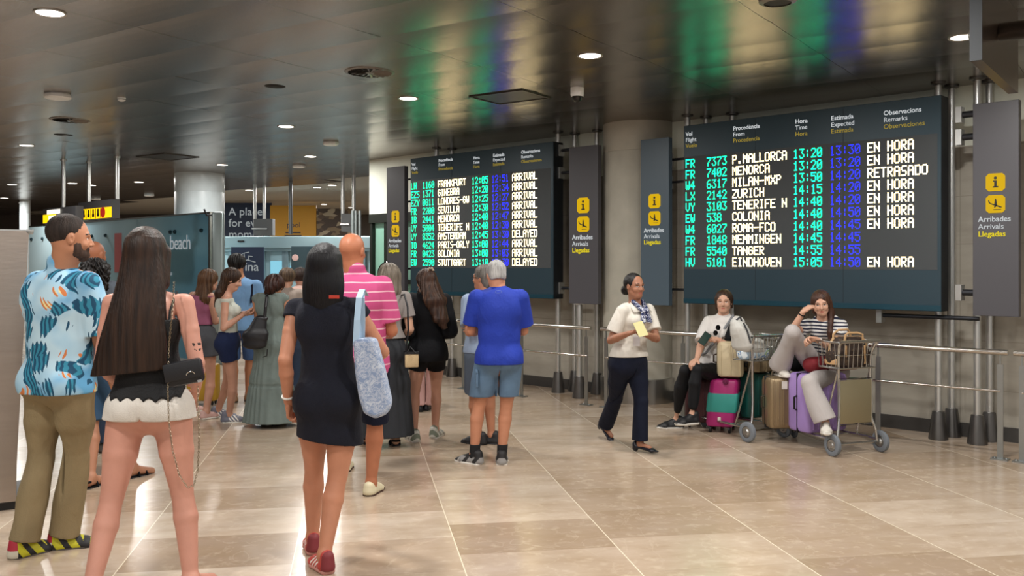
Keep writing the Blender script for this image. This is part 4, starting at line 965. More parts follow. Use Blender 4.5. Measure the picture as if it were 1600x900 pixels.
    def hair(s, m, pts, k=.03, grooves=.0015, ng=38, vox=None, subs=(), name='hair', cuts=(), wave=0, zf=0):
        """pts: ('e', c, rad) and ('c', a, b, r1, r2, flat) given in head coordinates (right, front, up)"""
        f = Fld(k); R = np.stack([s.HR, s.HF, s.HU])
        def add(q, sub):
            if q[0] == 'l': f.loft([(s.hp(*a[:3]), a[3]*s.k, a[4]*s.k) for a in q[1]], s.HR)
            elif q[0] == 'e': f.ell(s.hp(*q[1]), V3(*q[2])*s.k, R, sub=sub, k=None if not sub else .01)
            else: f.cone(s.hp(*q[1]), s.hp(*q[2]), q[3]*s.k, q[4]*s.k, s.HR, q[5] if len(q) > 5 else 1, sub=sub, k=None if not sub else .01)
        for q in pts: add(q, False)
        for q in subs: add(q, True)
        c = s.hp(0, -.01, 0)
        def dp(X, Y, Z):
            a = np.arctan2(Y-c[1], X-c[0]); w_ = wave*np.sin(Z*26+a*3)
            return grooves*(np.sin(a*ng+2.2*np.sin(a*7)+w_+Z*zf)+.6*np.sin(a*ng*2.1+3+1.5*w_-Z*zf))
        f.disp = dp
        for n_, d_ in cuts: f.cut(n_, d_)
        return mk(name, [f.mesh(vox or (.004 if s.vox < .007 else .005))], m, s.o, s.base)
    def face_open(s, z0=-.14, w=.062, top=.052):   # volume in front of the face kept free of hair
        return [('c', (0, .12, z0), (0, .12, -.0), w, w*.95, 1.0), ('e', (0, .125, .005), (w, .095, top+.024)), ('c', (0, .1, z0), (0, .11, 0), w*.8, w*.85, 1.0)]
    def shoe(s, n, m_up, m_sole, kind='sneaker', matfn=None, extra=(), sc_=1.0, vox=.0045, name='shoe'):
        J, k = s.J, s.k*sc_; A, T = J['ank'+n], J['toe'+n]; ax_ = nrm((T-A)+s.U*.028*s.h*math.cos(math.radians(s.footpitch[n]))); sd_ = nrm(np.cross(ax_, s.U)); up = np.cross(sd_, ax_)
        g = lambda x, y, z: A+(sd_*x+ax_*y+up*z)*k     # y along the foot; z up from the ankle; sole at -.076
        f = Fld(.02); z0 = -.06
        if kind == 'pump':
            f.cone(g(0, -.045, z0+.02), g(0, .13, z0-.002), .03*k, .034*k, sd_, .55); f.cone(g(0, .13, z0-.002), g(0, .19, z0-.006), .033*k, .016*k, sd_, .5); f.cone(g(0, -.05, z0), g(0, -.05, z0+.035), .03*k, .03*k)
            o_ = mk(name, [f.mesh(vox)], m_up, s.o, s.base)
            f = Fld(.008); f.cone(g(0, -.05, z0-.005), g(0, -.048, -.082), .022*k, .016*k)
            mk('heel', [f.mesh(vox)], m_sole, o_, s.base); return o_
        if kind == 'sandal':
            f = Fld(.006); f.cone(g(0, -.045, -.074), g(0, .09, -.074), .036*k, .042*k, sd_, .3); f.cone(g(0, .09, -.074), g(0, .165, -.074), .042*k, .034*k, sd_, .3)
            o_ = mk('sandal', [f.mesh(vox)], m_sole, s.o, s.base); q = MB()
            for y, z, r in ((.105, -.03, .048), (.03, -.01, .045), (-.04, -.005, .04)):
                P = [g(r*math.cos(t)*(1 if y > 0 else .9), y+(0 if y > 0 else -.028*math.sin(t)), (-.072 if y > 0 else -.02)+(.072+z if y > 0 else .0)*math.sin(t))-s.base for t in [i*math.pi/8 for i in range(9)]]; q.tube(P, .0085*k, 8)
            st = q.build('strap', m_up, o_); return o_
        hgt = .0 if kind == 'low' else .02
        f.cone(g(0, -.04, z0+.01), g(0, -.035, -.02+hgt), .04*k, .036*k, k=.02); f.cone(g(0, -.02, z0+.01), g(0, .1, z0+.004), .042*k, .043*k, sd_, .75, .02); f.cone(g(0, .1, z0+.004), g(0, .155, z0-.004), .043*k, .03*k, sd_, .7, .02)
        f.cone(g(0, .0, -.02+hgt*.5), g(0, .085, -.045), .03*k, .028*k, k=.02)
        f.cut(-up, -(g(0, 0, -.066)@up))
        o_ = mk(name, [f.mesh(vox)], m_up, s.o, s.base, matfn and (lambda C: matfn((C-A)@sd_/k, (C-A)@ax_/k, (C-A)@up/k)))
        f = Fld(.012); f.cone(g(0, -.045, -.072), g(0, .09, -.072), .041*k, .046*k, sd_, .5); f.cone(g(0, .09, -.072), g(0, .16, -.068), .046*k, .033*k, sd_, .5)
        f.cut(-up, -(g(0, 0, -.086)@up)); f.cut(up, g(0, 0, -.056)@up)
        mk('sole', [f.mesh(vox)], m_sole, o_, s.base); return o_
    def strip(s, name, P, r, m, parent=None, n=8, closed=False):
        q = MB(); q.tube([np.asarray(p)-s.base for p in P], r, n, closed=closed); o = q.build(name, m, parent or s.o); return o
    def wrist_band(s, n, m, m2=None, r=.03, off=.03):
        J = s.J; d = nrm(J['wri'+n]-J['elb'+n]); a = nrm(np.cross(d, s.U)); b = np.cross(d, a); c = J['wri'+n]-d*off
        q = MB(); q.tube([c+(a*math.cos(t)+b*math.sin(t))*r-s.base for t in [i*math.pi/10 for i in range(20)]], .006, 8, closed=True); o = q.build('wristwatch' if m2 else 'bracelet', m, s.o)
        return o, c, a, b, d
# ================================================================== the people
def ank(px, py, z=.08): q = fl(px, py); return V3(q[0], q[1], z)
def at(px, D): return ((px-CX)/F*D, D)
def patterned(name, stops, scale=6, dist=.6, rough=.8, seedv=(0, 0, 0), kind='noise', stretch=(1, 1, 1)):
    if name in M: return M[name]
    m = bpy.data.materials.new(name); m.use_nodes = True; N = NT(m); B = N.n['Principled BSDF']; tc = N.add('ShaderNodeTexCoord')
    mp = N.add('ShaderNodeMapping', i_Vector=tc.outputs['Object'], i_Location=seedv, i_Scale=stretch)
    nz = N.add('ShaderNodeTexNoise', i_Vector=mp.outputs[0], i_Scale=scale, i_Detail=2.0, i_Distortion=dist)
    N.l.new(N.ramp(nz.outputs[0], stops, 'CONSTANT'), B.inputs['Base Color']); B.inputs['Roughness'].default_value = rough
    M[name] = m; return m
def stripes(name, c0, c1, period, duty, rough=.8, axis=2, wob=.01):
    if name in M: return M[name]
    m = bpy.data.materials.new(name); m.use_nodes = True; N = NT(m); B = N.n['Principled BSDF']; tc = N.add('ShaderNodeTexCoord')
    sp = N.add('ShaderNodeSeparateXYZ', i_0=tc.outputs['Object']); nz = N.add('ShaderNodeTexNoise', i_Vector=tc.outputs['Object'], i_Scale=5.0)
    z = N.math('ADD', sp.outputs[axis], N.math('MULTIPLY', nz.outputs[0], wob)); fr = N.math('FRACT', N.math('DIVIDE', z, period))
    N.l.new(N.mix(N.math('LESS_THAN', fr, duty), lin(c0), lin(c1)), B.inputs['Base Color']); B.inputs['Roughness'].default_value = rough
    M[name] = m; return m
# tropical print: leaves and orange flowers on pale blue
m = bpy.data.materials.new('tropical_print'); m.use_nodes = True; N = NT(m); B = N.n['Principled BSDF']; tc = N.add('ShaderNodeTexCoord')
o3 = tc.outputs['Object']
wz_ = N.add('ShaderNodeTexNoise', i_Vector=o3, i_Scale=3.2, i_Detail=1.0)
wv = N.add('ShaderNodeVectorMath', operation='MULTIPLY_ADD', i_0=wz_.outputs[1], i_1=(.28, .28, .28), i_2=o3)
vo = N.add('ShaderNodeTexVoronoi', i_Vector=N.add('ShaderNodeMapping', i_Vector=wv.outputs[0], i_Scale=(1, 1, .8)).outputs[0], i_Scale=11.0)
lv = N.add('ShaderNodeTexWave', i_Vector=N.add('ShaderNodeVectorMath', operation='MULTIPLY_ADD', i_0=vo.outputs['Color'], i_1=(3, 3, 3), i_2=wv.outputs[0]).outputs[0], i_Scale=13.0, i_Distortion=5.0, i_Detail=1.0)
sel = N.add('ShaderNodeSeparateColor', i_0=vo.outputs['Color'])
leaf = N.mix(N.ramp(lv.outputs[1], [(.35, (0, 0, 0, 1)), (.6, (1, 1, 1, 1))]), lin('0f4766'), lin('2f86a3'))
isleaf = N.math('MULTIPLY', N.math('LESS_THAN', sel.outputs[0], .62), N.math('LESS_THAN', N.math('ADD', vo.outputs[0], N.math('MULTIPLY', lv.outputs[1], .2)), .68))
flw = N.mix(N.ramp(lv.outputs[1], [(.4, (0, 0, 0, 1)), (.5, (1, 1, 1, 1))]), lin('cf7a45'), lin('e6dca0'))
isf = N.math('MULTIPLY', N.math('GREATER_THAN', sel.outputs[0], .8), N.math('LESS_THAN', N.math('ADD', vo.outputs[0], N.math('MULTIPLY', lv.outputs[1], .25)), .44))
big = N.add('ShaderNodeTexNoise', i_Vector=o3, i_Scale=4.5, i_Detail=2.0)
ground = N.ramp(big.outputs[0], [(.38, '5fa3cf'), (.5, 'a3cbe2'), (.62, 'b9d7e6')])
N.l.new(N.mix(isf, N.mix(isleaf, ground, leaf), flw), B.inputs['Base Color']); B.inputs['Roughness'].default_value = .8
M['tropical'] = m
leather = mat('black_leather', '14151a', .42, bump=.1, bscale=200)
gold = mat('pale_metal_chain', 'a59a86', .3, 1.0)
white_sole = mat('white_rubber', 'd8d4cc', .6); black_sole = mat('black_rubber', '17171a', .6)
denim = mat('denim_mid', '56708a', .85, bump=.3, bscale=350, var=.18, vscale=9)
blk = cloth('black_cloth', '0d0e12', .3); navyc = cloth('navy_cloth', '0c1226', .3)
HB = (('e', (0, -.02, .03), (.09, .108, .1)),)
# ---- 1 man in the tropical shirt
def p_floral():
    D = 5.15; p = Person('man in a blue tropical print shirt and khaki trousers, back turned, looking right', at(93, D), 1.87, -22, 'skin_tan', 'b07a5c', 1.08, 'm', .0065)
    p.foot['L'] = ank(38, 868); p.foot['R'] = ank(100, 856); p.foot_yaw = {'L': -12, 'R': -48}
    p.J['pel'] += V3(0, 0, -.0); p.head_yaw = -38; p.head_pitch = -3; p.J['hed'] = pt(110, 372, D-.02); p.J['nek'] = pt(98, 428, D); p.J['nek'][2] = .835*1.87
    p.hand['R'] = pt(160, 608, D-.02)+p.Fw*.1; p.hand['L'] = p.loc(-.2, .22, .92); p.elb['R'] = p.R*.35-p.Fw; p.sw = .18; p.solve()
    p.body(curl=.6, thinleg=True, facecol=(mat('beard_brown', '2d2019', .8), mat('lip_rose', 'a8594f', .45), mat('eye_white', 'cfc8c2', .3)))
    p.shirt('shirt', M['tropical'], .018, .86, hem=.9, armr=.008, flare=.014, collar=.012, disp=folds(.006, 12, 4, .5))
    def kf(C): return ((np.abs(np.sin((C[:, 2])*60)) < .0)).astype(int)
    p.pants('trousers', cloth('khaki_cotton', '8d7d5e', .35, var=.1), .013, 1.97, bell=.012, top=.94, disp=folds(.007, 17, 5, 1.3))
    q = MB(); c = p.loc(.1, -.145, .86)-p.base
    buzz = hairmat('buzz_brown', '211915', rough=.7)
    p.hair(buzz, [('e', (0, -.022, .034), (.08, .096, .088))], grooves=.0006, subs=[('e', (0, .12, -.02), (.09, .085, .09)), ('e', (0, -.02, -.1), (.12, .14, .075)), ('e', (.085, .0, -.01), (.02, .022, .035)), ('e', (-.085, .0, -.01), (.02, .022, .035))])
    beard = hairmat('beard_hair', '33251e', rough=.75)
    f = Fld(.01); R = np.stack([p.HR, p.HF, p.HU]); o = p.hair(beard, [('e', (0, .05, -.078), (.05, .045, .04)), ('e', (.045, .02, -.045), (.022, .035, .05)), ('e', (-.045, .02, -.045), (.022, .035, .05)), ('c', (-.028, .078, -.048), (.028, .078, -.048), .01, .01)], k=.02, grooves=.001, name='beard', subs=[('c', (-.018, .1, -.064), (.018, .1, -.064), .011, .011)])
    yl = mat('sneaker_yellow', 'b9b41e', .6); sh = [mat('sneaker_black', '1b1a1c', .6), yl, mat('sneaker_red', 'a8283a', .6), mat('sneaker_pale', 'c9c2b0', .6)]
    mf = lambda x, y, z: np.where(y < -.05, np.where(z > -.03, 2, 3), np.where((y < .09) & (np.sin(y*90+z*60) > -.2), 1, np.where(y > .12, 1, 0)))
    for n in 'LR': p.shoe(n, sh, mat('sole_dark', '3a3026', .6), matfn=mf, sc_=1.05, vox=.004)
    t = MB(); a = p.loc(.1, -.152, .87)-p.base
p_floral()
# ---- 3 woman with very long hair
def p_long():
    D = 4.55; p = Person('woman with very long straight brown hair, black lace top and white shorts, back turned', at(233, D), 1.765, 0, 'skin_rose', 'c78f7c', 1.06, 'f', .0055)
    p.foot['L'] = ank(140, 955); p.foot['R'] = ank(298, 932); p.foot_yaw = {'L': 12, 'R': -12}
    p.knee['L'] = V3(-.1, 1, 0); p.knee['R'] = V3(-.25, 1, 0)
    p.J['pel'] = pt(234, 655, D); p.J['pel'][2] = .935; p.wt = .03; p.J['hed'] = pt(230, 396, D); p.J['nek'] = pt(232, 440, D); p.J['nek'][2] = 1.475; p.hw = .105
    p.hand['R'] = pt(306, 606, D+.16); p.elb['R'] = V3(.4, -.6, -.6); p.sw = .178; p.hand['L'] = p.loc(-.17, .2, .95); p.head_pitch = 3; p.solve()
    p.body(curl=.7, feet=True, tattoo=(pt(309, 540, D-.06), .026))
    lace = mat('black_lace', '0e0f12', .8, bump=.5, bscale=120)
    f = Fld(.035); p.torso(f, .011); zt = 1.34
    f.cone(p.J['wai'], V3(p.J['wai'][0], p.J['wai'][1], .96), .135, .168, p.R, .78, .04)
    f.disp = folds(.003, 18, 3); c = p.J['pel']
    f.cut(V3(0, 0, 1), zt)
    hem = lambda X, Y, Z: .0
    f2 = f; base_disp = f.disp
    def dp(X, Y, Z):
        a = np.arctan2(Y-c[1], X-c[0]); zc = .955+.018*np.abs(np.sin(a*9)); pen = np.clip((zc-Z)*1.0, -.02, .05); return base_disp(X, Y, Z)+np.where(pen > -.004, np.maximum(pen, 0)*1.6, 0)
    f.disp = dp; f.cut(V3(0, 0, -1), -.94)
    top = mk('lace_top', [f.mesh(.006)], lace, p.o, p.base)
    p.strip('shoulder_strap', [p.J['shR']+V3(-.045, -.10, -.15), p.J['shR']+V3(-.04, -.085, -.03), p.J['shR']+V3(-.04, -.0, .055), p.J['shR']+V3(-.05, .09, -.05)], .006, lace)
    wht = cloth('white_denim', 'd9d4cc', .35); f = Fld(.035); k = p.k; P = p.J['pel']
    p.pants('shorts', wht, .014, .34, top=1.02, bell=.012, disp=folds(.004, 20, 8, .9), cutz=.855, wedge=.02)
    hm = hairmat('hair_long_brown', '1d120d', '3a271c', .33)
    p.hair(hm, [('e', (0, -.02, .03), (.092, .108, .1)), ('l', [(0, -.035, .07, .07, .06), (0, -.04, .03, .09, .085), (0, -.055, -.05, .1, .078), (0, -.08, -.14, .112, .07), (-.008, -.112, -.26, .132, .062), (-.022, -.132, -.4, .155, .056), (-.05, -.145, -.62, .182, .048)]), ('c', (.06, .03, .0), (.075, -.02, -.14), .04, .035, 1), ('c', (-.06, .03, .0), (-.09, -.02, -.2), .04, .05, 1)],
           grooves=.0007, ng=60, k=.02, subs=p.face_open(), cuts=[(V3(.1, 0, -1), -(1.085)+.1*p.J['hed'][0])], vox=.0042)
p_long()
# crossbody bag and its chain, hanging on her right side
def bag_chain():
    D = 4.42; c = pt(288, 582, D); t = thing('crossbody_bag', 'small black crossbody bag with long chain on the long haired woman', 'handbag', c)
    q = MB(); q.box((0, 0, 0), (.175, .06, .115), rz=0, bev=.018); b = q.build('bag_body', leather, t); b.rotation_euler = (0, -.18, .15)
    q = MB(); q.box((0, -.034, .012), (.172, .008, .085), bev=.004); fp = q.build('flap', leather, t); fp.rotation_euler = (0, -.18, .15)
    q = MB(); q.tube([(.035+.02*math.cos(a), -.041, -.012+.014*math.sin(a)) for a in [i*math.pi/6 for i in range(7)]], .003, 6); q.box((.07, -.04, -.05), (.02, .006, .012)); q.build('clasp', chrome, fp)
    def chain(P, nm):
        L = []; P = [np.array(p_) for p_ in P]
        for a, b_ in zip(P[:-1], P[1:]):
            n = max(2, int(np.linalg.norm(b_-a)/.0105)); L += [a+(b_-a)*i/n for i in range(n)]
        q = MB()
        for i in range(len(L)-1):
            d = Vector(L[i+1]-L[i]).normalized(); s_ = Vector((0, 1, 0)) if i % 2 else d.cross(Vector((0, 1, 0))).normalized(); m_ = Vector((L[i]+L[i+1])/2-c)
            q.tube([m_+d*.008*math.cos(w)+s_*.0042*math.sin(w) for w in [k*math.pi/3 for k in range(6)]], .0013, 4, closed=True)
        q.build(nm, gold, t)
    J = lambda px, py, d=0: pt(px, py, D+d)
    chain([J(272, 440, .08), J(271, 462, .0), J(268, 500, -.03), J(264, 540, -.02), J(263, 562, 0)], 'shoulder_chain')
    P = [J(263, 565, -.04), J(262, 610, -.04), J(264, 660, -.03), J(270, 705, -.03), J(280, 742, -.03), J(293, 762, -.03), J(303, 758, -.03), J(309, 735, -.02), J(311, 690, -.01), J(310, 640, -.01), J(309, 600, -.02)]
    chain(P, 'hanging_chain')
bag_chain()
# ---- 9 woman in the navy dress
def p_dress():
    D = 5.02; p = Person('woman in a short navy dress with straight black hair and red sneakers, back turned', at(511, D), 1.70, -4, 'skin_olive', 'ba8064', 1.1, 'f', .0055)
    p.foot['L'] = ank(489, 863, .085); p.foot['R'] = ank(507, 893, .085); p.foot_yaw = {'L': 22, 'R': 38}; p.J['pel'] = pt(514, 612, D); p.J['pel'][2] = .9; p.J['nek'] = pt(508, 462, D); p.J['nek'][2] = 1.425; p.J['hed'] = pt(509, 416, D)
    p.hand['L'] = pt(451, 628, D+.0); p.elb['L'] = V3(-.1, -1, 0); p.hand['R'] = p.loc(.1, .25, 1.02); p.elb['R'] = V3(1, -.3, -.3); p.sw = .165; p.hw = .085; p.head_pitch = 4; p.solve()
    p.body(curl=.5, hargs={'L': dict(curl=.75)})
    dm = mat('navy_knit', '080c1c', .95, bump=.35, bscale=240, var=.12, vscale=14, wr=.35)
    f = Fld(.035); p.torso(f, .013)
    for n in 'LR': p.arm(f, n, .017, .2)
    P = p.J['pel']; f.cone(P+V3(0, 0, -.02), V3(P[0]+.005, P[1], .62), .168, .185, p.R, .78, .04)
    f.disp = folds(.0045, 13, 21, .9); f.cut(V3(-.14, 0, -1), -.655-.14*P[0]); f.cut(V3(0, 0, 1), p.J['nek'][2]+.03)
    mk('dress', [f.mesh(.0062)], dm, p.o, p.base)
    hm = hairmat('hair_black', '08080b', '101016', .3)
    p.hair(hm, [('e', (0, -.02, .03), (.093, .11, .1)), ('l', [(0, -.03, .06, .075, .07), (0, -.035, .0, .1, .09), (0, -.055, -.1, .114, .078), (0, -.07, -.19, .108, .055), (0, -.075, -.25, .085, .042), (.008, -.072, -.31, .05, .03)])], grooves=.0005, ng=44, k=.02, subs=p.face_open())
    q = MB(); q.box(tuple(pt(522, 464, D-.15)-p.base), (.055, .006, .018), bev=.002); q.build('neck_label', mat('label_red', 'b5331f', .6), p.o)
    p.wrist_band('L', mat('watch_white', 'd8d6d0', .4), 1, .031, .035)
    rd_ = [mat('sneaker_coral', 'b8433c', .6), mat('stripe_white', 'e3ddd6', .6), mat('sneaker_maroon', '7c2a30', .6)]
    mf = lambda x, y, z: np.where((y > -.005) & (y < .085) & (np.sin((y+z*.9)*210) > .15) & (np.abs(x) > .022), 1, np.where(y < -.045, 2, 0))
    for n in 'LR': p.shoe(n, rd_, mat('sole_coral', 'c48a80', .6), matfn=mf, vox=.0035)
p_dress()
def p_tote():
    D = 4.9; c = pt(584, 580, D); t = thing('tote_bag', 'pale blue floral tote bag on the shoulder of woman in navy dress', 'tote bag', c)
    fm = patterned('tote_print', [(0, '8295b5'), (.42, 'adb7ca'), (.5, '8f9fbc'), (.57, 'bcc5d3'), (.66, '94a3bf')], 26, 1.3)
    q = MB(); q.extr([((px-584)/F*D, (580-py)/F*D) for px, py in ((553, 531), (570, 527), (588, 528), (601, 575), (613, 630), (606, 646), (588, 653), (570, 645), (562, 620), (556, 580))], -.05, .05)
    o = q.build('bag_body', fm, t); bv = o.modifiers.new('soft_edges', 'BEVEL'); bv.width = .022; bv.segments = 4; bv.limit_method = 'NONE'
    sm = mat('strap_pale_blue', 'a9c4dc', .7)
    for dx, y in ((-.0, -.03), (.045, .03)):
        q = MB(); P = [pt(556+dx*200, 540, D+y), pt(558+dx*180, 500, D+y*.8), pt(561+dx*90, 465, D+.02+y*.3), pt(566, 452, D+.12+y), pt(572, 462, D+.22)]
        P = [Vector(x-c) for x in P]; 
        for a, b in zip(P[:-1], P[1:]):
            w = Vector((.016, 0, 0)); n_ = Vector((0, .003, 0)); V = [a-w-n_, a+w-n_, b+w-n_, b-w-n_, a-w+n_, a+w+n_, b+w+n_, b-w+n_]; q.add(V, [(0, 1, 2, 3), (7, 6, 5, 4), (0, 4, 5, 1), (1, 5, 6, 2), (3, 2, 6, 7), (0, 3, 7, 4)])
        q.build('strap', sm, t, smooth=False)
p_tote()
# ---- 10 bald man, pink striped polo
def p_bald():
    D = 6.42; p = Person('bald man in a pink and white striped polo shirt, back turned', at(560, D), 1.82, -6, 'skin_bronze', 'ad6e50', 1.12, 'm', .007)
    p.foot['R'] = ank(580, 772); p.foot['L'] = ank(540, 735); p.J['hed'] = pt(551, 392, D); p.J['nek'] = pt(556, 432, D); p.J['nek'][2] = 1.52
    p.hand['R'] = p.loc(.16, .3, 1.12); p.hand['L'] = p.loc(-.2, .25, 1.05); p.down(); p.head_yaw = -14; p.sw = .185; p.solve(); p.body(curl=.6)
    p.shirt('polo_shirt', stripes('pink_stripes', 'b84578', 'dba9b6', .062, .14, wob=.02), .017, .8, hem=.86, armr=.01, flare=.012, collar=.02, disp=folds(.005, 12, 8))
    p.pants('shorts', navyc, .016, 1.0, bell=.01, top=.9)
    cr = mat('loafer_cream', 'cdc3a4', .6)
    for n in 'LR': p.shoe(n, cr, mat('sole_brown', '43291f', .6), 'low', vox=.0045)
p_bald()
# ---- 14 man in the blue T-shirt
def p_blue():
    D = 7.45; p = Person('grey haired man in royal blue T-shirt and denim shorts, back turned to lens', at(779, D), 1.655, 6, 'skin_red', 'b97f62', 1.08, 'm', .0068)
    p.foot['L'] = ank(741, 724); p.foot['R'] = ank(784, 724); p.foot_yaw = {'L': 48, 'R': -6}; p.J['hed'] = pt(775, 430, D+.05); p.J['nek'] = pt(779, 452, D); p.J['nek'][2] = 1.395; p.head_pitch = -22; p.head_yaw = 8
    p.hand['L'] = p.loc(-.13, .32, 1.05); p.hand['R'] = p.loc(.13, .32, 1.05); p.down(.4); p.sw = .172; p.solve(); p.body(curl=.8)
    bl = mat('royal_blue', '10309a', .8, bump=.3, bscale=60, var=.06, wr=.3)
    p.shirt('t_shirt', bl, .018, .8, hem=.815, armr=.012, flare=.008, disp=folds(.006, 11, 2, .6))
    p.pants('denim_shorts', denim, .014, .98, bell=.02, disp=folds(.005, 14, 6, 1), cutz=.545, top=.85)
    q = MB(); c = p.loc(-.178, -.03, .70)-p.base; q.box(tuple(c), (.02, .12, .13), rz=p.yaw, bev=.006); q.box((c[0]-.004, c[1], c[2]+.06), (.022, .13, .03), rz=p.yaw, bev=.005); q.build('cargo_pocket', denim, p.o)
    gh = hairmat('hair_silver', '8b8a88', 'b5b4b2', .6); p.hair(gh, [('e', (0, -.022, .03), (.082, .099, .091)), ('e', (0, -.06, -.035), (.066, .048, .05))], grooves=.002, ng=34, subs=[('e', (0, .12, -.02), (.09, .085, .1)), ('e', (0, -.02, -.125), (.12, .14, .07)), ('e', (.088, .0, -.01), (.02, .025, .035)), ('e', (-.088, .0, -.01), (.02, .025, .035))])
    for n in 'LR':
        f = Fld(.01); A_ = p.J['ank'+n]; f.cone(A_-V3(0, 0, .02), A_+nrm(p.J['kne'+n]-A_)*.085, .041, .044, k=.01); f.cut(p.U, A_[2]+.075); mk('sock', [f.mesh(.004)], mat('sock_black', '131316', .9), p.o, p.base)
    tr = [mat('trainer_grey', '8c8a88', .6), mat('trainer_black', '1c1b1d', .6), mat('trainer_silver', 'b9b7b2', .4)]
    mf = lambda x, y, z: np.where((np.sin(y*70+z*50) > .35) & (z < .0), 1, np.where(z > -.02, 1, np.where(y > .11, 2, 0)))
    for n in 'LR': p.shoe(n, tr, white_sole, matfn=mf, sc_=1.12, vox=.004)
    q = MB(); q.tube([tuple(pt(779+5*math.cos(a), 456+2.2*math.sin(a), D-.145)-p.base) for a in [i*math.pi/6 for i in range(12)]], .0022, 5, closed=True); q.build('shirt_emblem', mat('emblem_grey', '5b73b8', .6), p.o)
p_blue()
# ---- 15 member of staff walking
def p_staff():
    D = 8.0; p = Person('walking woman in white uniform blouse and navy trousers, reading a yellow paper', at(983, D), 1.56, 212, 'skin_brown', '9a6a52', 1.06, 'f', .0062)
    p.J['pel'] = pt(982, 562, D); p.J['wai'] = pt(988, 530, D); p.J['che'] = pt(992, 500, D); p.J['nek'] = pt(993, 476, D); p.J['hed'] = pt(992, 447, D-.03); p.head_yaw = -2; p.head_pitch = -2
    # her left is image right: front foot
    p.foot['L'] = ank(1000, 706, .085); p.foot['R'] = ank(946, 686, .13); p.foot_yaw = {'L': 18, 'R': 6}; p.footpitch['R'] = -35; p.knee['L'] = p.Fw; p.knee['R'] = p.Fw
    p.hand['R'] = pt(982, 521, D-.27); p.hand['L'] = pt(1010, 523, D-.24); p.elb['R'] = V3(-.5, .1, -1); p.elb['L'] = V3(.5, .1, -1); p.sw = .142
    p.solve(); p.body(thinleg=True, hargs={'R': dict(curl=.8, point=V3(.9, -.3, .25), palm=V3(.2, -.2, .6)), 'L': dict(curl=.8, point=V3(-.9, -.3, .1), palm=V3(-.2, -.2, .6))})
    p.shirt('blouse', cloth('white_blouse', 'cfcac0', .3), .011, .72, hem=.82, armr=.012, flare=.006, collar=.0, disp=folds(.005, 15, 2))
    nv = cloth('navy_trousers', '0e1426', .3); p.pants('trousers', nv, .012, 1.93, top=.87, bell=.014, disp=folds(.004, 14, 7, .8))
    hb = hairmat('hair_dark', '0f0c0c', '1b1615', .35)
    p.hair(hb, [('e', (0, -.028, .03), (.088, .1, .094)), ('e', (0, -.135, -.045), (.05, .045, .048))], grooves=.001, subs=[('e', (0, .125, -.04), (.064, .08, .085)), ('e', (0, 0, -.12), (.12, .1, .075)), ('e', (.088, .0, -.01), (.02, .022, .035)), ('e', (-.088, .0, -.01), (.02, .022, .035))])
    q = MB(); col = V3(0, 0, 0)
    for sx in (-1, 1):
        a = p.J['nek']+p.U*.03+p.TR*sx*.06-p.TF*.0-p.base; b = p.J['nek']-p.U*.055+p.TF*.115+p.TR*sx*.03-p.base; c = p.J['nek']-p.U*.06+p.TF*.10+p.TR*sx*.10-p.base; d = p.J['nek']+p.U*.0+p.TR*sx*.085+p.TF*.03-p.base
        q.add([a, b, c, d], [(0, 1, 2, 3)])
    o = q.build('collar', M['white_blouse'], p.o); sm = o.modifiers.new('thickness', 'SOLIDIFY'); sm.thickness = .008
    sc1 = patterned('scarf_print', [(0, '12204e'), (.5, 'cfd2dc'), (.57, '1b2c66')], 40, 1.2)
    f = Fld(.012); nk = p.J['nek']
    for sx in (-1, 1): f.cone(nk+p.U*.03+p.TR*sx*.05+p.TF*.03, nk-p.U*.05+p.TF*.125+p.TR*sx*.02, .018, .022); f.cone(nk-p.U*.05+p.TF*.125+p.TR*sx*.02, nk-p.U*.14+p.TF*.145+p.TR*sx*.035, .02, .03, p.TR, .5)
    mk('scarf', [f.mesh(.004)], sc1, p.o, p.base)
    for n in 'LR': p.shoe(n, mat('pump_navy', '10131f', .35), black_sole, 'pump', vox=.004)
    c = pt(995, 533, D-.2); q = MB(); q.box(tuple(c-p.base), (.06, .008, .085), rz=-.5, bev=.003); q.tube([tuple(pt(1003, 512, D-.17)-p.base), tuple(pt(1001, 528, D-.19)-p.base)], .004, 6); q.build('identity_badge', mat('badge_pale', 'c9c6c8', .4), p.o)
    t = thing('paper_sheet', 'yellow paper sheet in the hands of the walking uniformed woman', 'paper', pt(1001, 514, D-.36), p.yaw)
    q = MB(); q.box((0, 0, 0), (.1, .003, .13)); o = q.build('sheet', mat('paper_yellow', 'cfc892', .7), t, smooth=False); o.rotation_euler = (.5, .15, 0)
p_staff()
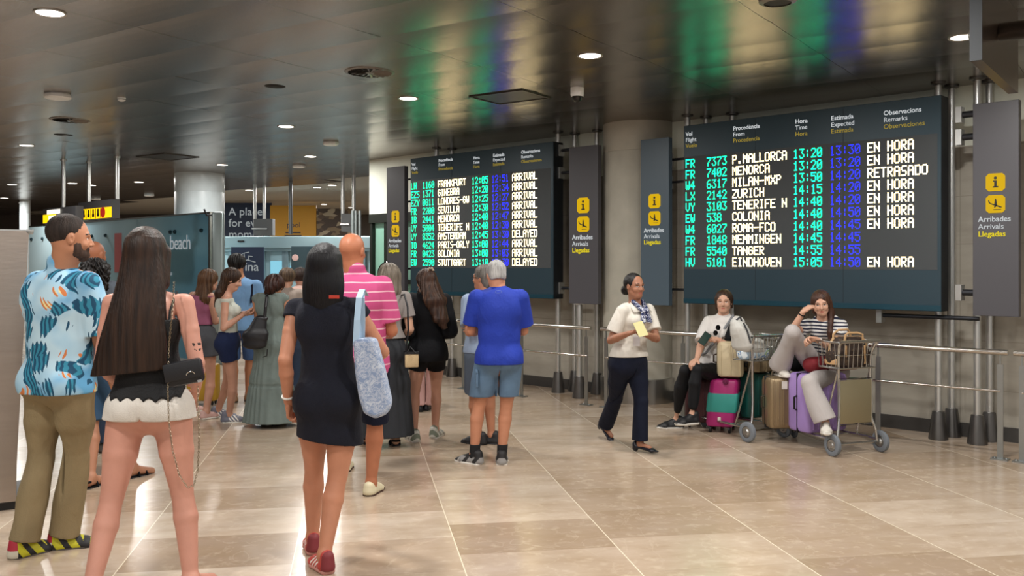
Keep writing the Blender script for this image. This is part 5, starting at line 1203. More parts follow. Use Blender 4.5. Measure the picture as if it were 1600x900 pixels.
# ---- 16 seated woman in white
def p_seat1():
    D = 9.15; p = Person('seated woman in white T-shirt and black trousers holding a phone, dark hair tied back', at(1116, D), 1.66, 148, 'skin_pale', 'c79a82', 1.02, 'f', .0062)
    J = p.J; J['pel'] = pt(1118, 576, D+.05); J['wai'] = pt(1120, 550, D+.02); J['che'] = pt(1125, 521, D); J['nek'] = pt(1130, 495, D); J['hed'] = pt(1131, 471, D-.04); p.head_yaw = 14; p.head_pitch = -3; p.sw = .145
    p.foot['R'] = ank(1056, 669, .085); p.foot['L'] = pt(1081, 648, 8.78); p.foot_yaw = {'L': -30, 'R': -52}; p.kp = {'R': pt(1071, 579, 8.88), 'L': pt(1090, 577, 8.76)}
    p.knee['R'] = V3(-1, -.5, .9); p.knee['L'] = V3(-.8, -1, 1); p.hand['R'] = pt(1089, 561, D-.32); p.hand['L'] = pt(1120, 530, D-.25); p.elb['R'] = V3(-.5, .6, -.6); p.elb['L'] = V3(1, .3, -.5)
    p.solve(); p.body(thinleg=True, hargs={'R': dict(curl=.45, point=V3(-.6, -.6, -.35), palm=V3(0, 0, -1)), 'L': dict(curl=.85, point=V3(-1, -.25, 0), palm=V3(0, -.6, .8))})
    p.shirt('t_shirt', cloth('white_tee', 'd3cfcb', .3), .013, 1.0, hem=J['pel'][2]-.01, armr=.014, flare=.01, disp=folds(.007, 14, 5, .8))
    p.pants('trousers', cloth('black_trousers', '111216', .35, .6), .010, 1.8, wedge=0, top=J['pel'][2]+.13, bell=0, disp=folds(.006, 19, 4, 1))
    hm = hairmat('hair_brown', '2a1a13', '46301f', .4)
    p.hair(hm, [('e', (0, -.024, .03), (.087, .102, .095)), ('c', (.066, -.01, .02), (.074, -.02, -.075), .022, .014, 1), ('c', (-.066, -.01, .02), (-.074, -.02, -.06), .022, .012, 1), ('c', (0, -.06, 0), (0, -.085, -.1), .07, .035, 1)], grooves=.001, subs=[('e', (.01, .122, -.03), (.063, .085, .105)), ('e', (0, .1, -.12), (.075, .1, .07))])
    bs = [mat('platform_black', '111216', .5)]
    for n in 'LR': p.shoe(n, bs, white_sole, 'sneaker', sc_=1.12, vox=.004)
    p.strip('grey_strap', [J['nek']+p.TR*-.11+p.TF*.02+p.U*.02, J['nek']-p.U*.1+p.TF*.12+p.TR*-.06, J['wai']+p.TF*.14+p.TR*.06, J['wai']+p.TR*.14+p.TF*.06-p.U*.03], .013, mat('strap_grey', '7c7e82', .7))
    p.wrist_band('L', mat('watch_pink', 'c9a08e', .4), 1, .027, .03)
    c = pt(1120, 516, D-.17); q = MB()
    for sx in (-1, 1): q.wheel(tuple(c-p.base+V3(.0+sx*.012, 0, sx*.026)), (.4, -1, .1), .026, .008, 18)
    q.tube([tuple(c-p.base+V3(.012, 0, .03)), tuple(c-p.base+V3(.03, .08, .05))], .003, 6); q.build('sunglasses', M['black_glass'], p.o)
    t = thing('mobile_phone', 'dark phone in the hand of the seated woman in white', 'phone', pt(1101, 529, D-.33), math.radians(-15))
    q = MB(); q.box((0, 0, 0), (.075, .012, .14), bev=.005); o = q.build('phone_body', mat('phone_case', '1f2b28', .3), t); o.rotation_euler = (.35, .6, 0)
    q = MB(); q.box((0, -.0065, 0), (.066, .002, .128)); o = q.build('phone_screen', mat('phone_screen', '2f4a46', .1), t); o.rotation_euler = (.35, .6, 0)
p_seat1()
# ---- 17 seated girl in stripes
def p_seat2():
    D = 8.4; p = Person('seated girl in striped T-shirt and light grey sweatpants resting her cheek on one hand', at(1290, D), 1.62, 155, 'skin_light', 'c99c84', 1.0, 'f', .0062)
    J = p.J; J['pel'] = pt(1293, 572, D+.12); J['wai'] = pt(1292, 548, D+.08); J['che'] = pt(1290, 519, D+.02); J['nek'] = pt(1288, 499, D-.03); J['hed'] = pt(1283, 474, D-.09); p.head_yaw = 8; p.head_pitch = -10; p.head_roll = -6; p.sw = .135
    p.foot['R'] = pt(1218, 573, 8.45); p.foot_yaw = {'R': 35, 'L': 10}; p.foot['L'] = pt(1290, 660, 7.88); p.kp = {'L': pt(1264, 598, 7.98), 'R': pt(1238, 520, 8.15)}; p.knee['R'] = V3(-.35, -.45, 1); p.knee['L'] = V3(-.9, -.3, .5)
    p.hand['R'] = pt(1255, 487, D-.22); p.elb['R'] = V3(-1, -.5, -.6); p.hand['L'] = pt(1275, 530, D-.33); p.elb['L'] = V3(.9, .1, -1)
    p.solve(); p.body(thinleg=True, hargs={'R': dict(curl=.55, point=V3(.8, .15, .55), palm=V3(.5, .3, -.6)), 'L': dict(curl=.7, point=V3(-1, -.2, .05), palm=V3(0, -.5, -.6))})
    p.shirt('striped_t_shirt', stripes('navy_stripes', '1b1f38', 'd6d3d0', .031, .55, wob=.03), .014, .5, hem=J['pel'][2]-.02, armr=.018, flare=.006, disp=folds(.005, 15, 6, .8))
    gp = cloth('sweatpants_grey', 'b0aaa8', .3); p.pants('sweatpants', gp, .02, 1.93, wedge=0, top=9, bell=.03, disp=folds(.009, 14, 9, 1))
    hm = hairmat('hair_auburn', '35201a', '553828', .4)
    p.hair(hm, [('e', (0, -.022, .03), (.09, .106, .097)), ('c', (-.07, .0, .0), (-.08, -.01, -.1), .028, .03, 1), ('c', (-.08, -.01, -.1), (-.05, .1, -.26), .03, .022, 1), ('c', (-.05, .1, -.26), (-.035, .12, -.33), .022, .01, 1), ('c', (.066, -.01, .0), (.07, -.03, -.08), .022, .02, 1), ('c', (0, -.06, 0), (0, -.08, -.16), .08, .06, 1)], grooves=.0012, subs=[('e', (.008, .122, -.03), (.064, .085, .106)), ('e', (0, .1, -.12), (.06, .07, .05))])
    q = MB(); q.lathe(tuple(p.hp(-.087, .008, -.012)-p.base), [(.002, -.01), (.009, -.004), (.009, .004), (.002, .01)], 12); q.build('earbud', M['white_plastic'], p.o)
    p.wrist_band('R', blk, None, .026, .03); p.wrist_band('L', mat('watch_pale', 'b7b4b0', .4), 1, .026, .035)
    cs = [mat('sneaker_white', 'c8c3ba', .6), mat('sneaker_darkgrey', '3c3c42', .6)]
    mf = lambda x, y, z: np.where((y > -.01) & (y < .09) & (np.sin((y-z*.8)*200) > .1) & (np.abs(x) > .02), 1, 0)
    for n in 'LR': p.shoe(n, cs, white_sole, matfn=mf, vox=.004, sc_=1.05)
p_seat2()
# ---- 11 woman with grey hair, long dark skirt
def p_grey():
    D = 8.2; p = Person('grey blonde haired woman in grey top and long dark skirt beside the striped man', at(603, D), 1.64, 22, 'skin_fair', 'c79a80', 1.08, 'f', .0078)
    p.foot['L'] = ank(572, 693, .07); p.foot['R'] = ank(618, 696, .07); p.hand['R'] = p.loc(.22, .18, .95); p.hand['L'] = p.loc(-.2, .2, 1.); p.down(.15); p.head_yaw = 10; p.J['hed'] = pt(606, 433, D); p.solve(); p.body(curl=.6, thinleg=True, feet=True)
    p.shirt('top', cloth('grey_jersey', '8d8682', .3), .016, .62, hem=.96, armr=.01, flare=.012)
    p.skirt('long_skirt', cloth('charcoal_skirt', '2d2f33', .3), 1.02, .1, .15, .25, .006, 12, .72)
    p.hair(hairmat('hair_ash', '5d544a', '8d8376', .5), [('e', (0, -.02, .03), (.1, .115, .102)), ('c', (0, -.04, .0), (0, -.05, -.12), .105, .1, .85), ('c', (0, -.05, -.12), (0, -.05, -.17), .1, .07, .7)], grooves=.003, ng=22, subs=p.face_open(), wave=1.2)
    q = MB(); q.tube([tuple(p.hp(.1*math.cos(a), -.01+.02*math.sin(a), .03+.105*math.sin(a))-p.base) for a in [i*math.pi/8 for i in range(9)]], .007, 6); q.build('sunglasses_on_head', M['black_glass'], p.o)
    for n in 'LR': p.shoe(n, blk, black_sole, 'sandal', vox=.005)
p_grey()
c = pt(643, 562, 8.05); t = thing('straw_handbag', 'cream straw handbag with black trim hanging beside dark hoodie girl', 'handbag', c)
q = MB(); q.box((0, 0, 0), (.12, .07, .13), rz=.2, bev=.012); q.build('bag_body', mat('straw_cream', 'c3ab84', .8, bump=.5, bscale=120), t)
q = MB(); q.box((-.058, 0, 0), (.016, .075, .135), rz=.2); q.box((0, 0, .06), (.124, .075, .02), rz=.2); q.build('black_trim', leather, t)
q = MB(); q.tube([tuple(pt(634, 552, 8.05)-c), tuple(pt(638, 515, 8.03)-c), tuple(pt(637, 480, 8.02)-c), tuple(pt(632, 460, 8.08)-c), tuple(pt(626, 462, 8.2)-c)], .009, 6); q.build('shoulder_strap', leather, t)
q = MB(); q.tube([tuple(pt(636, 552, 8.0)-c), tuple(pt(641, 542, 8.0)-c), tuple(pt(650, 552, 8.0)-c)], .006, 6); q.build('handle', leather, t)
# ---- 12 girl in the black hoodie
def p_hood():
    D = 8.45; p = Person('girl in oversized black hoodie with long brown hair and bare legs, back turned', at(668, D), 1.585, 14, 'skin_fair2', 'c0907a', .95, 'f', .0075)
    p.foot['L'] = ank(647, 689); p.foot['R'] = ank(680, 683); p.foot_yaw = {'L': 12, 'R': -30}; p.hand['R'] = p.loc(.16, .2, .98); p.hand['L'] = p.loc(-.16, .2, .98); p.down(.25); p.J['hed'] = pt(665, 440, D); p.head_yaw = 18; p.solve(); p.body(curl=.6)
    p.shirt('hoodie', blk, .035, 1.8, hem=.735, armr=.012, flare=.012, disp=folds(.007, 13, 12, .8), collar=.01)
    f = Fld(.02); n_ = p.J['nek']; f.ell(n_-p.Fw*.07-p.U*.03, V3(.12, .04, .08)); mk('hood', [f.mesh(.006)], blk, p.o, p.base)
    p.pants('shorts', blk, .012, .4, top=.79)
    p.hair(hairmat('hair_chestnut', '261711', '4b3122', .4), [('e', (0, -.02, .03), (.096, .112, .1)), ('c', (0, -.05, .0), (.02, -.165, -.18), .1, .115, .6), ('c', (.02, -.165, -.18), (.06, -.21, -.36), .115, .09, .45), ('c', (.06, -.21, -.36), (.09, -.22, -.44), .08, .04, .4)], grooves=.003, ng=24, subs=p.face_open(), wave=1.5)
    q = MB()
    for k in range(6): a = k*math.pi/3; q.lathe(tuple(p.hp(.02+.026*math.cos(a), -.07, .11+.022*math.sin(a))-p.base), [(.003, -.008), (.014, 0), (.004, .01)], 8)
    q.build('hair_flower', mat('flower_cream', 'cbb59a', .7), p.o)
    tr = [mat('runner_grey', 'a9a8a0', .6), mat('runner_white', 'd5d5cc', .6), mat('runner_sage', '7f8878', .6)]
    mf = lambda x, y, z: np.where(np.sin(y*85+z*70) > .2, 1, np.where(y < -.03, 2, 0))
    for n in 'LR': p.shoe(n, tr, white_sole, matfn=mf, sc_=1.15, vox=.005)
p_hood()
def p_pinkleg():
    D = 10.1; p = Person('child in pale pink trousers hidden behind the hoodie girl, only the legs show', at(664, D), 1.42, 0, 'skin_fair', 'c79a80', .9, 'f', .009)
    p.foot['L'] = ank(656, 643, .07); p.foot['R'] = ank(666, 641, .07); p.hand['L'] = p.loc(-.1, .25, .85); p.hand['R'] = p.loc(.1, .25, .85); p.solve(); p.body(curl=.6, thinleg=True)
    p.shirt('top', cloth('pink_top', 'b58a90', .2), .014, .6, hem=.75); p.pants('trousers', cloth('pink_trousers', 'c39a96', .2), .016, 1.95, bell=.03)
    p.hair(hairmat('hair_dark', '0f0c0c', '1b1615', .35), list(HB)+[('c', (0, -.04, .0), (0, -.06, -.14), .09, .08, .7)], subs=p.face_open()); [p.shoe(n, mat('pump_navy', '10131f', .35), black_sole, 'low', vox=.006) for n in 'LR']
p_pinkleg()
# ---- 13 person behind the blue T-shirt
def p_pale():
    D = 8.15; p = Person('grey haired person in pale blue shirt standing behind the royal blue T-shirt man', at(757, D), 1.61, 35, 'skin_red', 'b97f62', 1.05, 'm', .0078)
    p.foot['L'] = ank(748, 694); p.foot['R'] = ank(768, 693); p.foot_yaw = {'L': 20, 'R': 40}; p.hand['L'] = pt(742, 500, D-.1)+V3(0, .1, 0); p.hand['R'] = p.loc(.1, .3, 1.05); p.down(.2); p.head_yaw = 25; p.J['hed'] = pt(755, 434, D); p.solve(); p.body(curl=.6)
    p.shirt('shirt', cloth('pale_blue_shirt', '8fa0b8', .3), .02, .8, hem=.84, armr=.01, flare=.01); p.pants('shorts', cloth('grey_blue_shorts', '5b6778', .3), .02, .95, bell=.015, top=.88)
    p.hair(hairmat('hair_grey', '55504b', '7c7771', .6), [('e', (0, -.022, .03), (.088, .104, .096)), ('e', (0, -.055, -.05), (.07, .055, .06))], grooves=.003, ng=26, subs=p.face_open())
    q = MB(); q.tube([tuple(p.hp(-.085, .0, .005)-p.base), tuple(p.hp(-.06, .095, .0)-p.base), tuple(p.hp(.06, .095, .0)-p.base), tuple(p.hp(.085, 0, .005)-p.base)], .003, 6); q.build('glasses', chrome, p.o)
    for n in 'LR': p.shoe(n, mat('sneaker_black', '1b1a1c', .6), black_sole, sc_=1.15, vox=.005)
p_pale()
# ---- 4 to 8 and 2: the people at left
def p_pinktop():
    D = 9.75; p = Person('girl in mauve sleeveless top and grey shorts with long brown hair, at left', at(317, D), 1.6, -32, 'skin_fair2', 'c0907a', .95, 'f', .0085)
    p.foot['L'] = ank(303, 645); p.foot['R'] = ank(322, 655); p.hand['R'] = p.loc(.1, .28, 1.05); p.hand['L'] = p.loc(-.1, .26, 1.0); p.down(.1); p.J['hed'] = pt(327, 438, D); p.solve(); p.body(curl=.6)
    f = Fld(.03); p.torso(f, .011); f.cut(-p.U, -.98); f.cut(p.U, 1.29); mk('sleeveless_top', [f.mesh(.008)], cloth('mauve_top', '9b5c78', .2), p.o, p.base)
    p.pants('shorts', cloth('grey_shorts', '4e5055', .3), .02, .42, bell=.02, top=1.02)
    p.hair(hairmat('hair_light_brown', '432c1c', '6b4c33', .4), [('e', (0, -.02, .03), (.098, .112, .1)), ('c', (0, -.05, .0), (-.01, -.08, -.2), .1, .12, .6), ('c', (-.01, -.08, -.2), (-.03, -.09, -.3), .11, .09, .5)], grooves=.004, ng=26, subs=p.face_open(), wave=1)
    for n in 'LR': p.shoe(n, mat('slide_pink', 'c9a39b', .6), white_sole, 'low', vox=.006)
p_pinktop()
def p_whitetop():
    D = 9.35; p = Person('girl in white tie strap top and navy shorts looking down at her phone', at(357, D), 1.58, -78, 'skin_fair2', 'c0907a', .92, 'f', .0075)
    p.foot['L'] = ank(341, 652); p.foot['R'] = ank(358, 660); p.foot_yaw = {'L': 0, 'R': 0}; p.hand['L'] = pt(380, 489, D+.1); p.hand['R'] = pt(381, 491, D-.08); p.elb['R'] = V3(-.5, -.3, -1); p.elb['L'] = V3(-.5, .3, -1); p.J['hed'] = pt(363, 437, D); p.head_pitch = -20; p.J['nek'] = pt(354, 461, D); p.solve(); p.body(hargs={'L': dict(point=V3(1, -.1, .05), palm=V3(0, -.3, 1)), 'R': dict(point=V3(1, .1, .05), palm=V3(0, .3, 1))}, curl=.5)
    f = Fld(.03); p.torso(f, .013); f.disp = folds(.004, 16, 3); f.cut(-p.U, -.93); f.cut(p.U, 1.27); mk('tie_strap_top', [f.mesh(.0075)], cloth('white_top', 'bcc0b6', .2), p.o, p.base)
    for q_ in (-1, 1):
        sh_ = p.J['sh'+('L' if q_ < 0 else 'R')]; p.strip('tie_strap', [sh_+p.TF*.075-p.U*.07-p.R*q_*.03, sh_+p.U*.045-p.R*q_*.03, sh_-p.TF*.07-p.U*.07-p.R*q_*.03], .008, M['white_top'])
    p.pants('shorts', cloth('navy_shorts', '1c2748', .3), .016, .4, top=.96, bell=.008)
    p.hair(hairmat('hair_brown', '2a1a13', '46301f', .4), [('e', (0, -.02, .03), (.092, .108, .097)), ('c', (0, -.05, .0), (-.0, -.07, -.18), .09, .075, .7), ('c', (0, -.07, -.18), (.0, -.06, -.32), .075, .04, .6)], grooves=.003, subs=p.face_open())
    gs = [mat('sneaker_slate', '6b6d7a', .6), mat('stripe_white', 'e3ddd6', .6)]; mf = lambda x, y, z: np.where((y > 0) & (y < .09) & (np.sin((y+z*.9)*190) > .2) & (np.abs(x) > .018), 1, 0)
    for n in 'LR': p.shoe(n, gs, white_sole, matfn=mf, sc_=1.15, vox=.005)
    t = thing('mobile_phone', 'small dark phone in the hands of the girl with tied straps', 'phone', pt(391, 485, D), 1.5)
    q = MB(); q.box((0, 0, 0), (.07, .012, .13), bev=.004); o = q.build('phone_body', black, t); o.rotation_euler = (1.2, 0, 0)
p_whitetop()
def p_bluem():
    D = 10.8; p = Person('dark haired man in light blue shirt behind the girl with the phone', at(376, D), 1.71, 10, 'skin_tan', 'b07a5c', 1.0, 'm', .009)
    p.foot['L'] = ank(366, 628); p.foot['R'] = ank(388, 626); p.hand['R'] = p.loc(.22, .25, 1.05); p.hand['L'] = p.loc(-.2, .25, 1.05); p.down(.2); p.J['hed'] = pt(370, 414, D); p.solve(); p.body(curl=.6)
    p.shirt('shirt', cloth('light_blue_shirt', '6f95bd', .3), .02, .8, hem=.85, armr=.01); p.pants('shorts', cloth('blue_shorts', '3c5680', .3), .018, .95, bell=.015, top=.89)
    p.hair(hairmat('hair_dark', '0f0c0c', '1b1615', .35), [('e', (0, -.02, .035), (.1, .112, .1))], grooves=.006, ng=15, subs=p.face_open(), wave=2); p.strip('backpack_strap', [p.J['shR']+V3(-.03, -.1, -.2), p.J['shR']+V3(-.03, -.08, .0), p.J['shR']+V3(-.03, .03, .06)], .014, navyc)
    for n in 'LR': p.shoe(n, mat('loafer_tan', '8d6a4c', .6), black_sole, 'low', vox=.006)
p_bluem()
def p_maxi():
    D = 9.25; p = Person('woman in long grey green dress with dark hair in a bun, back turned', at(424, D), 1.585, -8, 'skin_tan2', 'bb876b', 1.02, 'f', .0075)
    p.foot['L'] = ank(415, 664, .07); p.foot['R'] = ank(433, 664, .07); p.hand['L'] = p.loc(-.12, .3, 1.08); p.hand['R'] = p.loc(.14, .3, 1.05); p.down(.2); p.J['hed'] = pt(430, 447, D); p.solve(); p.body(curl=.6)
    sg = cloth('sage_cotton', '6e7a76', .4, var=.1); f = Fld(.035); p.torso(f, .014); P = p.J['pel']
    for q_ in (-1, 1): f.cone(p.J['nek']+p.TR*q_*.08-p.TF*.04, p.J['nek']+p.TR*q_*.1+p.TF*.03-p.U*.0, .03, .03)
    f.cone(V3(P[0], P[1], 1.02), V3(P[0], P[1], .45), .14, .2, p.R, .85); f.cone(V3(P[0], P[1], .45), V3(P[0]-.01, P[1], .04), .21, .28, p.R, .85)
    def dp(X, Y, Z): a = np.arctan2(Y-P[1], X-P[0]); g = np.clip((1.0-Z)/.9, 0, 1)**.6; return .007*g*np.sin(a*20+3*np.sin(a*3+Z*2))+.006*(np.abs(Z-.42) < .012)
    f.disp = dp; f.cut(-p.U, -.05); f.cut(p.U, 1.33); mk('long_dress', [f.mesh(.0075)], sg, p.o, p.base)
    p.hair(hairmat('hair_redbrown', '24110d', '40231a', .4), [('e', (0, -.02, .03), (.1, .112, .1)), ('e', (0, -.105, -.01), (.07, .055, .06)), ('e', (-.03, -.09, -.05), (.05, .05, .04))], grooves=.007, ng=13, subs=p.face_open(), wave=2)
    for n in 'LR': p.shoe(n, mat('slide_dark', '3b2f28', .6), black_sole, 'low', vox=.006)
p_maxi()
D = 9.0; c = pt(399, 522, D); t = thing('shoulder_bag', 'large slouchy black shoulder bag on the woman in the long dress', 'handbag', c)
f = Fld(.03); f.cone(c+V3(.05, 0, .15), c+V3(0, 0, -.02), .07, .125, V3(1, 0, 0), .45); f.cone(c, c+V3(-.01, 0, -.1), .125, .12, V3(1, 0, 0), .45); f.disp = folds(.006, 20, 3); mk('bag_body', [f.mesh(.006)], leather, t, c)
q = MB(); q.tube([tuple(pt(412, 512, D)-c), tuple(pt(415, 480, D)-c), tuple(pt(417, 463, D+.12)-c), tuple(pt(415, 475, D+.3)-c)], .016, 8); q.tube([tuple(pt(418, 545, D)-c), tuple(pt(417, 556, D)-c), tuple(pt(410, 558, D)-c)], .006, 6); q.build('shoulder_strap', leather, t)
def p_small(px, D, h, yaw, label, skc, topc, hairc, hi, sleeve=.6, curly=False, hy=0, hedpx=None, bald=False, w=1, sex='f', bottom='334055', frac=1.95, feet=None, sandal=False, vox=.009, cz=None):
    p = Person(label, at(px, D), h, yaw, 'skin_'+skc, skc, w, sex, vox)
    if feet: p.foot['L'] = ank(*feet[0]); p.foot['R'] = ank(*feet[1])
    p.hand['L'] = p.loc(-.14, .26, .62*h); p.hand['R'] = p.loc(.14, .26, .62*h); p.down(); p.head_yaw = hy
    if hedpx: p.J['hed'] = pt(hedpx[0], hedpx[1], D)
    p.solve(); p.body(curl=.6, feet=True if sandal else None, thinleg=frac > 1.2); p.shirt('top', cloth('top_'+topc, topc, .2), .016, sleeve, hem=.52*h, armr=.014); p.pants('trousers' if frac > 1 else 'shorts', cloth('bottom_'+bottom, bottom, .3), .018, frac, bell=.015, top=.545*h)
    if not bald: p.hair(hairmat('hair_'+hairc, hairc, hi, .4), [('e', (0, -.02, .035), (.105, .115, .102))]+([('e', (0, -.05, -.03), (.12, .1, .1)), ('e', (.03, -.06, -.09), (.1, .08, .07))] if curly else []), grooves=.009 if curly else .003, ng=12 if curly else 30, wave=3 if curly else 0, subs=p.face_open(), zf=60 if curly else 0)
    for n in 'LR': p.shoe(n, blk if sandal else mat('shoe_dull', '4a4542', .6), black_sole, 'sandal' if sandal else 'low', vox=.006)
    return p
p_small(449, 11.2, 1.57, 0, 'person with short ash brown hair behind the bun of long dress woman', 'b98a72', '9c8f85', '3a2c22', '6a5644', hy=-10)
p_small(469, 11.9, 1.57, 10, 'person with dark hair and pale top seen left of black haired woman', 'c08d78', 'c9a79c', '241a18', '3a2a24')
p_small(150, 6.85, 1.64, -20, 'person with curly black hair, denim shorts and black sandals behind tropical shirt man', 'b07c60', '3b3a40', '0b090a', '17120f', curly=True, bottom='35506b', frac=1.0, feet=((141, 762, .07), (207, 746, .07)), sandal=True, hedpx=(151, 432), vox=.0075)
p_small(152, 8.0, 1.75, -20, 'bald tanned man mostly hidden behind curly haired person at far left', 'a5694c', '58606a', '2a2019', None, bald=True, hedpx=(148, 398), sex='m')
c = fl(318, 632); t = thing('yellow_suitcase', 'small yellow suitcase behind the legs of the girl in mauve', 'suitcase', (c[0], c[1], 0))
q = MB(); q.box((0, 0, .26), (.34, .2, .42), bev=.03); q.build('case_shell', mat('case_yellow', 'b8902a', .5), t)
q = MB(); [q.wheel((sx*.12, sy*.06, .03), (1, 0, 0), .03, .02, 12) for sx in (-1, 1) for sy in (-1, 1)]; q.build('wheels', black, t)
q = MB(); q.tube([(-.09, 0, .46), (-.09, 0, .53), (.09, 0, .53), (.09, 0, .46)], .01, 8); q.build('handle', black, t)
# ================================================================== trolleys and luggage
trm = mat('trolley_steel', 'c2c2bf', .22, 1.0); tyre = mat('tyre_grey', '6f757c', .7); hubm = mat('hub_steel', 'a8a8a6', .3, .9); spring = mat('wire_steel', 'bdbdb9', .25, 1.0)
def trolley(label, wl_, wr_, plate=None):
    """wl_, wr_: floor points of the two near wheels. Local x along the axle, y away from the lens under the luggage"""
    a, b = V3(*wl_), V3(*wr_); w = np.linalg.norm(b-a); ang = math.atan2(b[1]-a[1], b[0]-a[0]); t = thing('luggage_trolley', label, 'luggage trolley', a, ang, 'airport luggage trolleys')
    R_ = .093
    for x in (0, w):
        q = MB(); q.wheel((x, 0, R_), (1, 0, 0), R_, .042, 36, prof=[(.052, -.018), (.075, -.021), (.09, -.014), (.093, 0), (.09, .014), (.075, .021), (.052, .018)]); wh = q.build('wheel', tyre, t)
        q = MB(); q.wheel((x, 0, R_), (1, 0, 0), .054, .03, 24, prof=[(0, -.024), (.02, -.024), (.03, -.014), (.048, -.016), (.055, -.008), (.055, .008), (.048, .016), (.03, .014), (.02, .024), (0, .024)]); q.build('hub', hubm, wh)
    L = .86
    q = MB()
    for x in (.05, w-.05): q.tube([(x, 0, .11), (x, .1, .12), (x+(.07 if x < .2 else -.07), L-.1, .115), (w/2, L, .11)], .013, 10)
    q.tube([(0, 0, R_), (w, 0, R_)], .012, 10); q.tube([(.08, .3, .115), (w-.08, .3, .115)], .01, 8); q.tube([(.1, .6, .115), (w-.1, .6, .115)], .01, 8); q.build('base_frame', trm, t)
    q = MB(); q.wheel((w/2, L-.04, .045), (1, 0, 0), .045, .03, 20); cw_ = q.build('caster', tyre, t); q = MB(); q.box((w/2, L-.04, .08), (.05, .05, .05)); q.build('caster_fork', trm, cw_)
    for x, s_ in ((.035, 1), (w-.035, -1)):
        q = MB(); q.tube([(x-.0*s_, 0, R_), (x+.02*s_, -.0, .2), (x+.06*s_, .03, .34), (x+.05*s_, .03, .84), (x+.035*s_, .0, .92), (x+.02*s_, -.03, .955)], .0135, 10); q.tube([(x+.05*s_, .03, .72), (x+.03*s_, .22, .12)], .009, 8); q.build('upright', trm, t)
    q = MB(); q.tube([(.05, -.035, .957), (w-.05, -.035, .957)], .014, 12); q.build('handle_bar', trm, t)
    q = MB(); x0, x1, y0, y1 = .05, w-.05, -.02, .26; z0, z1 = .73, .95
    for z, r in ((z0, .007), ((z0+z1)/2, .004), (z1, .009)):
        e = 0 if z > .9 else .015
        q.tube([(x0+e, y0+e, z), (x1-e, y0+e, z), (x1-e, y1-e, z), (x0+e, y1-e, z)], r, 6, closed=True)
    for i in range(9): x = x0+.015+(x1-x0-.03)*i/8; q.tube([(x, y0, z1), (x, y0+.015, z0), (x, y1-.015, z0), (x, y1, z1)], .0032, 5)
    for i in range(1, 5): y = y0+(y1-y0)*i/5; q.tube([(x0, y, z1), (x0+.015, y, z0), (x1-.015, y, z0), (x1, y, z1)], .0032, 5)
    q.build('wire_basket', spring, t)
    if plate:
        q = MB(); q.box((w/2, .015, .445), (w-.16, .012, .37), bev=.005); q.build('back_plate', mat('plate_brass', '9c9275', .38, .6, .04, 20), t); q = MB(); q.tube([(.085, .015, .25), (.085, .015, .64), (w-.085, .015, .64), (w-.085, .015, .25)], .009, 8, closed=True); q.build('plate_rim', trm, t)
    return t, ang, w
T2, ang2, w2 = trolley('luggage trolley on the right with brass coloured back plate and brown handbag in its basket', fl(1301, 713), fl(1376, 706), True)
wA = fl(1168, 691); T1, ang1, w1 = trolley('luggage trolley on the left behind which the woman in white sits', wA, wA+V3(.40, .24, 0), False)
def shell(name, label, c, dims, rz, m_, ribs=5, handle=True, cat='suitcase', wheels=True, mats2=None, lie=False, rot=None, bev=.05, hm=None):
    """hard suitcase with ribs, corner guards, handle, zip line and four wheels; c is the floor or rest point"""
    t = thing(name, label, cat, c, rz); w_, d_, h_ = dims; b0 = .055 if wheels else 0
    q = MB(); q.box((0, 0, b0+h_/2), (w_, d_, h_), bev=bev)
    bd = q.build('case_shell', m_, t)
    q = MB()
    for i in range(ribs):
        x = -w_*.36+w_*.72*i/max(1, ribs-1); q.box((x, 0, b0+h_/2), (w_*.05, d_+.012, h_*.86), bev=.004)
    q.build('shell_ribs', m_, t)
    q = MB(); q.box((0, 0, b0+h_/2), (w_+.006, .012, h_+.006), bev=.004); q.build('zip_line', black, t)
    if handle:
        q = MB(); q.tube([(-.08, 0, b0+h_-.005), (-.075, 0, b0+h_+.03), (.075, 0, b0+h_+.03), (.08, 0, b0+h_-.005)], .009, 8); q.tube([(-w_/2+.002, -.0, b0+h_*.38), (-w_/2-.03, 0, b0+h_*.4), (-w_/2-.03, 0, b0+h_*.6), (-w_/2+.002, 0, b0+h_*.62)], .009, 8); q.build('carry_handle', hm or black, t)
    if wheels:
        for sx in (-1, 1):
            for sy in (-1, 1):
                q = MB(); q.wheel((sx*(w_/2-.05), sy*(d_/2-.04), .03), (1, 0, 0), .03, .022, 16); q.box((sx*(w_/2-.05), sy*(d_/2-.04), .055), (.04, .04, .02)); q.build('wheel', black, t)
    return t
def onb(t_ang, base, x, y, z=0): return V3(base[0]+math.cos(t_ang)*x-math.sin(t_ang)*y, base[1]+math.sin(t_ang)*x+math.cos(t_ang)*y, z)
BZ = .128
b2 = fl(1301, 713)
# purple case standing on the right trolley
shell('suitcase', 'large lilac hard suitcase standing on the right trolley', onb(ang2, b2, .225, .46, BZ), (.47, .28, .52), ang2+.05, mat('lilac_shell', '9b80bd', .4, var=.05), 7, wheels=False)
q = MB()
# champagne case at the far end
cp = V3(*at(1221, 8.45), BZ); tc_ = shell('suitcase', 'champagne coloured hard suitcase under the foot of the seated girl', cp, (.31, .24, .47), math.radians(4), mat('champagne_shell', '8f7c60', .3, .55), 6, wheels=False, hm=mat('dark_bronze', '3c342a', .4, .5))
q = MB(); q.box((-.02, -.133, .4), (.05, .006, .07)); o_ = q.build('luggage_tag', mat('tag_white', 'cfcac0', .6), tc_)
q = MB(); q.box((.09, -.134, .26), (.07, .01, .2), bev=.004); q.build('recessed_grip', mat('dark_bronze', '3c342a', .4, .5), tc_)
